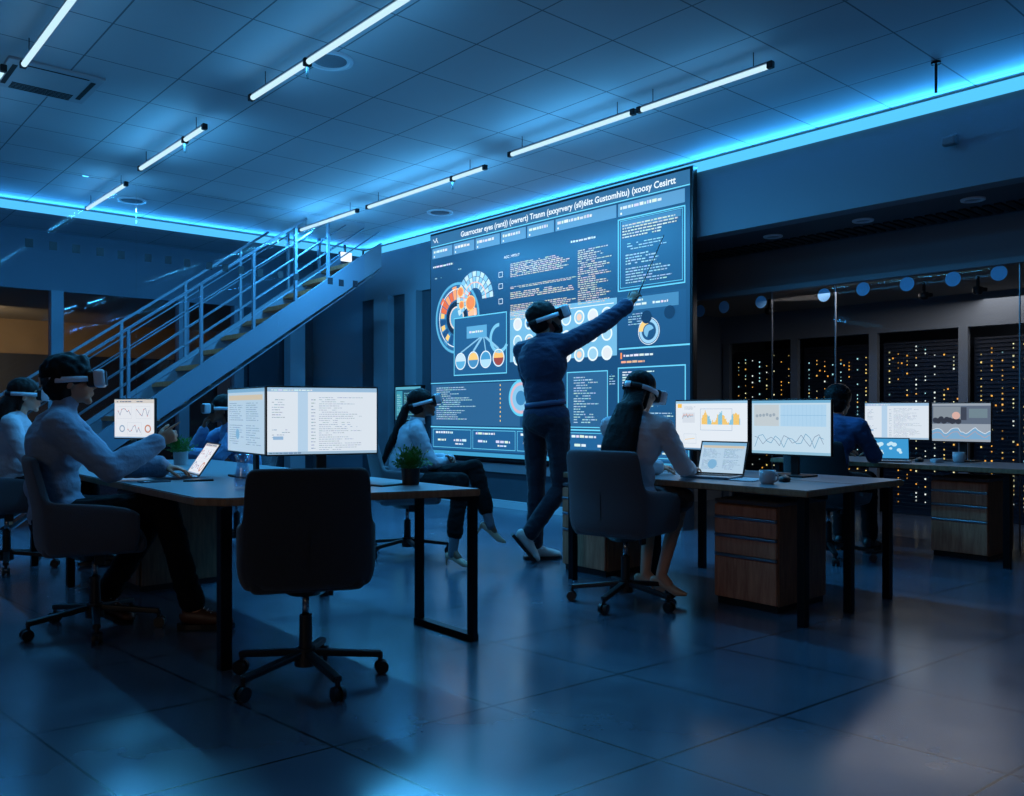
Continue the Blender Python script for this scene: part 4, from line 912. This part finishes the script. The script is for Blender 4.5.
    if hc['kind'] == 'long':
        pts_ = [HP(0, -.055, .0)]+[Vector(p_)*S for p_ in hc['pts']]; ws_ = hc.get('ws', [.092, .10, .105, .10, .06])
        for i_, (p0, p1) in enumerate(zip(pts_, pts_[1:])):
            for k in range(5):
                f = k/4.0; w_ = (ws_[i_]*(1-f)+ws_[i_+1]*f)*S; pp = p0.lerp(p1, f); RM = fr(p1-p0, fw if i_ else HM @ Vector((0, 1, 0))); ell(bm, pp, (w_, .05*S, hc.get('dep', .038)*S), RM, 2)
        for s in (-1, 1): cap(bm, HP(s*.072, -.02, .03), HP(s*.070, -.035, -.10), .020*hs, .014*hs)
    me = solidify(bm, .008*S, 6 if hc['kind'] == 'long' else 3); ruffle(me, hc.get('ruf', .005), (60, 60, 4) if hc['kind'] != 'short' else (32, 32, 32), 3); link('hair', me, cfg['hair_m'], t)
    if cfg.get('beard'):
        bm = BM(); ell(bm, HP(0, .048, -.078), (.050*hs, .047*hs, .034*hs), HM, 3); ell(bm, HP(0, .068, -.100), (.028*hs, .022*hs, .018*hs), HM)
        for s in (-1, 1): cap(bm, HP(s*.060, .02, -.03), HP(s*.045, .045, -.08), .012*hs, .018*hs)
        ell(bm, HP(0, .092, -.046), (.024*hs, .009*hs, .005*hs), HM)
        link('beard', solidify(bm, .006, 1), cfg['hair_m'], t)
    # shirt
    bm = BM(); e = cfg.get('fit', .010); torso(bm, e)
    for sd in 'rl': arm(bm, sd, e+.004, cfg.get('sleeve', .97), .006)
    if cfg.get('collar') == 'high': cap(bm, g('nck')-up*.03*S, g('nck')*.45+HP(0, -.022, -.05)*.55, .062*S, .058*S)
    me = solidify(bm, .009*S, 3); ruffle(me, .009, (8, 8, 13), 1); ruffle(me, .005, (9, 16, 30), 5, True); sh_ = link('shirt', me, cfg['shirt_m'], t)
    if cfg.get('collar') == 'shirt':
        bm = BM(); c0 = g('nck')+up*.015*S; Mn = T
        cone(bm, c0-up*.018*S+fw*.005, c0+up*.028*S, .066*S, .056*S, 24, False); cl = obj('collar', bm, cfg['shirt_m'], sh_, True); sm_ = cl.modifiers.new('s', 'SOLIDIFY'); sm_.thickness = .006
    # bottoms
    bm = BM(); ell(bm, g('pel')-up*.02*S, ((.160+.014)*S, (.122+.014)*S, (.120+.010)*S), TH, 3)
    if cfg['bottom'] == 'trousers':
        for sd in 'rl': leg(bm, sd, .010, cfg.get('leg_to', .93), .012)
        nm = 'trousers'
    else:
        for sd in 'rl': cap(bm, g('hp_'+sd), g('kn_'+sd), .10*S, .078*S)
        cap(bm, (g('hp_r')+g('hp_l'))/2, (g('kn_r')+g('kn_l'))/2, .10*S, .072*S); nm = 'skirt'
    me = solidify(bm, .009*S, 3); ruffle(me, .007, (10, 10, 10), 8); ruffle(me, .004, (14, 14, 30), 9, True); link(nm, me, cfg['bottom_m'], t)
    if cfg.get('belt'):
        bm = BM(); c0 = g('wst')*.42+g('pel')*.58+up*.02*S; ring = []
        for z_ in (-.017, .017):
            ring.append([bm.verts.new(c0+T @ Vector((.1555*math.cos(2*PI*i/36)*S, .121*math.sin(2*PI*i/36)*S, z_*S))) for i in range(36)])
        for i in range(36): bm.faces.new((ring[0][i], ring[0][(i+1) % 36], ring[1][(i+1) % 36], ring[1][i]))
        be = obj('belt', bm, cfg['belt'], t, True); sm_ = be.modifiers.new('s', 'SOLIDIFY'); sm_.thickness = .006
    if cfg.get('socks'):
        for sd in 'rl':
            bm = BM(); a_, b_ = g('kn_'+sd), g('an_'+sd); cap(bm, a_*.35+b_*.65, b_+(b_-a_).normalized()*.02, .042*S, .035*S); link('sock', solidify(bm, .009, 2), cfg['socks'], t)
    for sd in 'rl': shoe(t, g('an_'+sd), cfg['toe_'+sd], cfg['shoe_m'], cfg.get('sole_m', M['black']), cfg.get('heels', False), S*.97, cfg.get('pitch_'+sd, 0), cfg.get('high', True))
    # headset
    if cfg.get('vr', True):
        tl = cfg.get('vtilt', 0); VM = HM @ Matrix.Rotation(math.radians(tl), 3, 'X'); VP = lambda x, y, z: H+HM @ (Vector((0, 0, .012))*hs)+VM @ (Vector((x, y, z))*hs)
        hsx = obj('headset', (lambda b: (box(b, VP(0, .128, 0), (.165*hs, .055*hs, .088*hs), VM, .018*hs, 3), b)[1])(BM()), M['headset'], t, False)
        bm = BM(); box(bm, VP(0, .092, -.002), (.142*hs, .045*hs, .080*hs), VM, .015*hs, 3); obj('face_pad', bm, M['pad'], hsx)
        bm = BM(); box(bm, VP(0, .1565, 0), (.145*hs, .003*hs, .07*hs), VM, .001); obj('visor_glass', bm, M['bezel'], hsx)
        def band(a0, a1, h0, m_, nm, off=.0):
            bm = BM(); n_ = 20; pr = []
            for i in range(n_+1):
                an = math.radians(a0+(a1-a0)*i/n_); pr.append([bm.verts.new(VP((.092+off)*math.cos(an), -.012+(.118+off)*math.sin(an), z_*h0+.0)) for z_ in (-1, 1)])
            for p0, p1 in zip(pr, pr[1:]): bm.faces.new((p0[0], p1[0], p1[1], p0[1]))
            o_ = obj(nm, bm, m_, hsx, True); s_ = o_.modifiers.new('s', 'SOLIDIFY'); s_.thickness = .007; s_.offset = 1
        band(-40, 62, .014, M['headset'], 'side_strap'); band(118, 220, .014, M['headset'], 'side_strap'); band(219, 321, .016, M['pad'], 'rear_strap'); band(258, 282, .019, M['headset'], 'rear_clip', .006)
    return t
def sit(**k):
    J = dict(pel=(0, -.02, .56), wst=(0, -.03, .70), chs=(0, -.01, .87), nck=(0, .01, 1.035), hed=(0, .04, 1.17),
             sh_r=(.175, -.01, .985), sh_l=(-.175, -.01, .985), el_r=(.21, .08, .74), el_l=(-.21, .08, .74), wr_r=(.12, .32, .80), wr_l=(-.12, .32, .80),
             hp_r=(.09, .02, .545), hp_l=(-.09, .02, .545), kn_r=(.11, .44, .55), kn_l=(-.11, .44, .55), an_r=(.11, .46, .10), an_l=(-.11, .46, .10))
    J.update(k); return J
BLK = mat('black_hair', (9, 8, 9), .6, bump=.3, bscale=120, spec=.2); BRN = mat('dark_brown_hair', (30, 19, 16), .6, bump=.3, bscale=120, spec=.2)
TROU = (lambda n, c: mat(n, c, .9, bump=.3, bscale=60, spec=.2))('black_trousers', (12, 13, 16)); NAVY = cloth('navy_shirt', (20, 40, 74)); NAVT = cloth('navy_trousers', (15, 24, 44)); PALE = cloth('pale_blue_blouse', (172, 188, 202), .7)
TURT = cloth('grey_blue_turtleneck', (120, 142, 166)); WHT = cloth('white_blouse', (196, 198, 206), .7); LEA = mat('brown_leather', (78, 46, 28), .45); WLEA = mat('white_leather', (206, 206, 204), .5); BEI = mat('beige_leather', (196, 170, 146), .4)
TY = (0, 1, 0)
# 1 the pointing man
yw = yaw_to(1, .42)
person('man in a grey-blue turtleneck and white VR headset pointing across the left desk', (-2.20, 4.27), yw, 1.045,
       sit(pel=(0, -.06, .56), wst=(0, -.09, .70), chs=(0, -.08, .87), nck=(0, -.05, 1.045), hed=(.0, -.01, 1.19), sh_r=(.19, -.05, .985), sh_l=(-.19, -.05, .985),
           el_r=(.22, .17, .78), wr_r=(.05, .37, .90), el_l=(-.22, .14, .77), wr_l=(-.15, .40, .765), kn_r=(.13, .40, .60), kn_l=(-.10, .38, .56), an_r=(-1.60, 4.28, .10, 1), an_l=(-2.13, 4.45, .13, 1)),
       dict(skin=skin['a'], hair=dict(kind='short', e=.024, quiff=True, ruf=.010), hair_m=BLK, shirt_m=TURT, fit=.016, collar='high', bottom='trousers', bottom_m=TROU, shoe_m=LEA, high=False,
            hand_r=dict(d=(-.12, 1, .55), back=(1, .1, .3), pt=True), hand_l=dict(d=(.1, 1, -.12), back=(0, 0, 1), curl=30), toe_r=(1, .05, 0, 1), toe_l=(.8, -.25, 0, 1), pitch_l=14, hpitch=4, sleeve=.93))
# 2 woman at the left edge
person('woman with long brown hair, pale blouse and VR headset at the left edge', (-3.46, 5.93), yaw_to(.95, .42), 1.03,
       sit(hed=(0, .06, 1.17), el_r=(.20, .08, .76), wr_r=(.10, .34, .79)),
       dict(skin=skin['c'], fem=True, hair=dict(kind='long', pts=[(0, -.045, 1.10), (0, -.07, 1.02), (.02, -.08, .95), (.02, -.09, .88)], ws=[.078, .090, .10, .09, .06], dep=.065), hair_m=BRN, shirt_m=PALE, bottom='trousers', bottom_m=TROU, shoe_m=M['black'],
            hand_r=dict(curl=25), hand_l=dict(curl=25), toe_r=TY, toe_l=TY, hpitch=-2))
# 3 person resting the chin on a hand at the far side of the left desk
person('person in a blue cardigan and jeans resting the chin on one hand behind the monitors', (-2.17, 6.86), yaw_to(-.85, -.5), .99,
       sit(chs=(0, .05, .85), nck=(0, .11, 1.0), hed=(0, .17, 1.12), sh_r=(.17, .09, .95), sh_l=(-.17, .09, .95), el_r=(.16, .36, .79), wr_r=(.05, .30, .96), el_l=(-.20, .22, .76), wr_l=(-.05, .42, .78)),
       dict(skin=skin['b'], fem=True, hair=dict(kind='long', pts=[(0, .02, 1.05), (0, -.02, .98), (.0, -.04, .92), (.0, -.05, .86)], ws=[.078, .09, .09, .08, .05]), hair_m=BLK, shirt_m=cloth('blue_cardigan', (96, 134, 176)), bottom='trousers', bottom_m=cloth('jeans', (60, 84, 116)), shoe_m=WLEA,
            hand_r=dict(d=(-.25, -.15, 1), back=(.2, 1, .2), curl=55), hand_l=dict(curl=25), toe_r=TY, toe_l=TY))
# 4 woman with the ponytail
person('woman with a long ponytail, pale blouse and crossed legs watching the big screen', (-.80, 6.50), yaw_to(.97, .22), .99,
       sit(chs=(0, .03, .86), nck=(0, .07, 1.02), hed=(0, .12, 1.165), sh_r=(.165, .05, .965), sh_l=(-.165, .05, .965), el_r=(.20, .16, .72), wr_r=(-.02, .30, .70), el_l=(-.2, .17, .73), wr_l=(.04, .33, .73),
           kn_r=(-.37, 6.10, .60, 1), an_r=(-.415, 5.97, .115, 1), kn_l=(-.27, 6.24, .68, 1), an_l=(-.16, 6.12, .29, 1)),
       dict(skin=skin['b'], fem=True, hair=dict(kind='tail', pts=[(.0, -.03, 1.08), (.0, -.08, .95), (.0, -.145, .82), (.0, -.20, .68)]), hair_m=BLK, shirt_m=PALE, collar='shirt', bottom='trousers', bottom_m=TROU, leg_to=.74, socks=cloth('grey_socks', (92, 96, 108)), shoe_m=BEI, heels=True,
            hand_r=dict(d=(-1, .25, 0), back=(.1, .9, .5), curl=30), hand_l=dict(d=(1, .2, 0), back=(0, .9, .5), curl=30), toe_r=(.83, -.55, 0, 1), toe_l=(.92, -.1, -.35, 1), hpitch=10, vtilt=5))
# 5 the standing presenter
PL, PY, PS = (.25, 6.24), yaw_to(.60, .80), 1.06
Jp = dict(pel=(0, .0, 1.0), wst=(0, -.02, 1.16), chs=(0, -.04, 1.36), nck=(0, -.02, 1.535), hed=(-.015, .02, 1.672),
          sh_r=(.18, .0, 1.50), sh_l=(-.19, -.01, 1.46), el_r=(.655, 6.22, 1.735, 1), wr_r=(.885, 6.32, 1.90, 1), el_l=(-.21, .12, 1.22), wr_l=(-.15, .24, 1.32),
          hp_r=(.09, 0, .96), hp_l=(-.09, 0, .96), kn_r=(.36, 6.20, .54, 1), kn_l=(.18, 6.34, .55, 1), an_r=(.115, 6.16, .20, 1), an_l=(.17, 6.30, .095, 1))
person('standing man in dark blue shirt and VR headset pointing a stick at the screen', PL, PY, PS, Jp,
       dict(skin=skin['b'], hair=dict(kind='short', e=.012), beard=True, hair_m=BLK, shirt_m=NAVY, fit=.016, collar='shirt', bottom='trousers', bottom_m=NAVT, shoe_m=WLEA, sole_m=M['black'], belt=mat('blue_belt', (60, 80, 120), .4),
            hand_l=dict(d=(.1, .1, .9), curl=40), hand_r=dict(d=(.42, .1, .90, 1), back=(.2, -.9, .3), curl=62), sleeve=.83, hscale=1.07, toe_r=(1, .12, 0, 1), toe_l=(1, .15, 0, 1), pitch_r=50, leg_to=.95, hpitch=20, hyaw=38))
# 6 the long-haired woman from behind
person('woman with straight long black hair and white blouse typing at the right desk', (.68, 4.90), yaw_to(.60, .80), 1.035,
       sit(pel=(0, .02, .56), wst=(0, .02, .70), chs=(0, .04, .87), nck=(0, .09, 1.03), hed=(.0, .135, 1.165), sh_r=(.165, .07, .975), sh_l=(-.165, .07, .975), el_r=(.22, .22, .75), wr_r=(.15, .45, .725), el_l=(-.20, .24, .75), wr_l=(-.06, .46, .725),
           hp_r=(.09, .06, .545), hp_l=(-.09, .06, .545), kn_r=(1.02, 5.12, .57, 1), kn_l=(.86, 5.24, .57, 1), an_r=(.87, 4.96, .14, 1), an_l=(.80, 5.10, .13, 1)),
       dict(skin=skin['c'], fem=True, hair=dict(kind='long', pts=[(0, -.005, 1.08), (-.01, -.06, .97), (-.02, -.095, .86), (-.03, -.105, .77)], ws=[.080, .092, .108, .118, .115], ruf=.003), hair_m=BLK, shirt_m=WHT, bottom='skirt', bottom_m=cloth('dark_skirt', (34, 38, 52)), shoe_m=BEI, heels=True,
            hand_r=dict(d=(-.1, 1, -.06), curl=25), hand_l=dict(d=(.1, 1, -.06), curl=25), toe_r=(.75, -.6, 0, 1), toe_l=(.8, -.4, 0, 1), hpitch=-14, hyaw=12, vtilt=-4))
# 7 the man in blue at the rear desk
person('man in a blue shirt seen from behind typing at the rear right desk', (2.37, 6.36), yaw_to(.70, .71), 1.03,
       sit(pel=(0, -.01, .56), wst=(0, -.01, .70), chs=(0, .05, .86), nck=(0, .11, 1.0), hed=(.0, .17, 1.13), sh_r=(.185, .08, .955), sh_l=(-.185, .08, .955), el_r=(.25, .20, .745), wr_r=(.14, .40, .76), el_l=(-.24, .2, .745), wr_l=(-.10, .42, .76)),
       dict(skin=skin['a'], hair=dict(kind='short', e=.020), hair_m=BLK, shirt_m=cloth('blue_work_shirt', (42, 74, 120)), collar='shirt', bottom='trousers', bottom_m=TROU, shoe_m=M['black'],
            hand_r=dict(curl=25), hand_l=dict(curl=25), toe_r=TY, toe_l=TY, hpitch=-8, vr=False))
# pointer stick held by the presenter
o = thing('pointer_stick', 'thin dark pointer stick raised by the standing man', 'pointer', (0, 0, 0))
PH = Vector((.885, 6.32, 1.90))+Vector((.42, .1, .90)).normalized()*.085+Vector((.02, .0, 0))
def PX(px, py, d): return Vector(((px-512)/F*d, d, CH+(HZ-py)*d/F))
tip = PX(664, 235, PH.y+.25); dr = (tip-PH).normalized(); base = PH-dr*.06; o.location = base
bm = BM(); cone(bm, dr*.14, tip-base, .0055, .003, 10); obj('shaft', bm, M['black'], o); bm = BM(); cone(bm, (0, 0, 0), dr*.15, .008, .0075, 12); obj('grip', bm, M['black'], o)
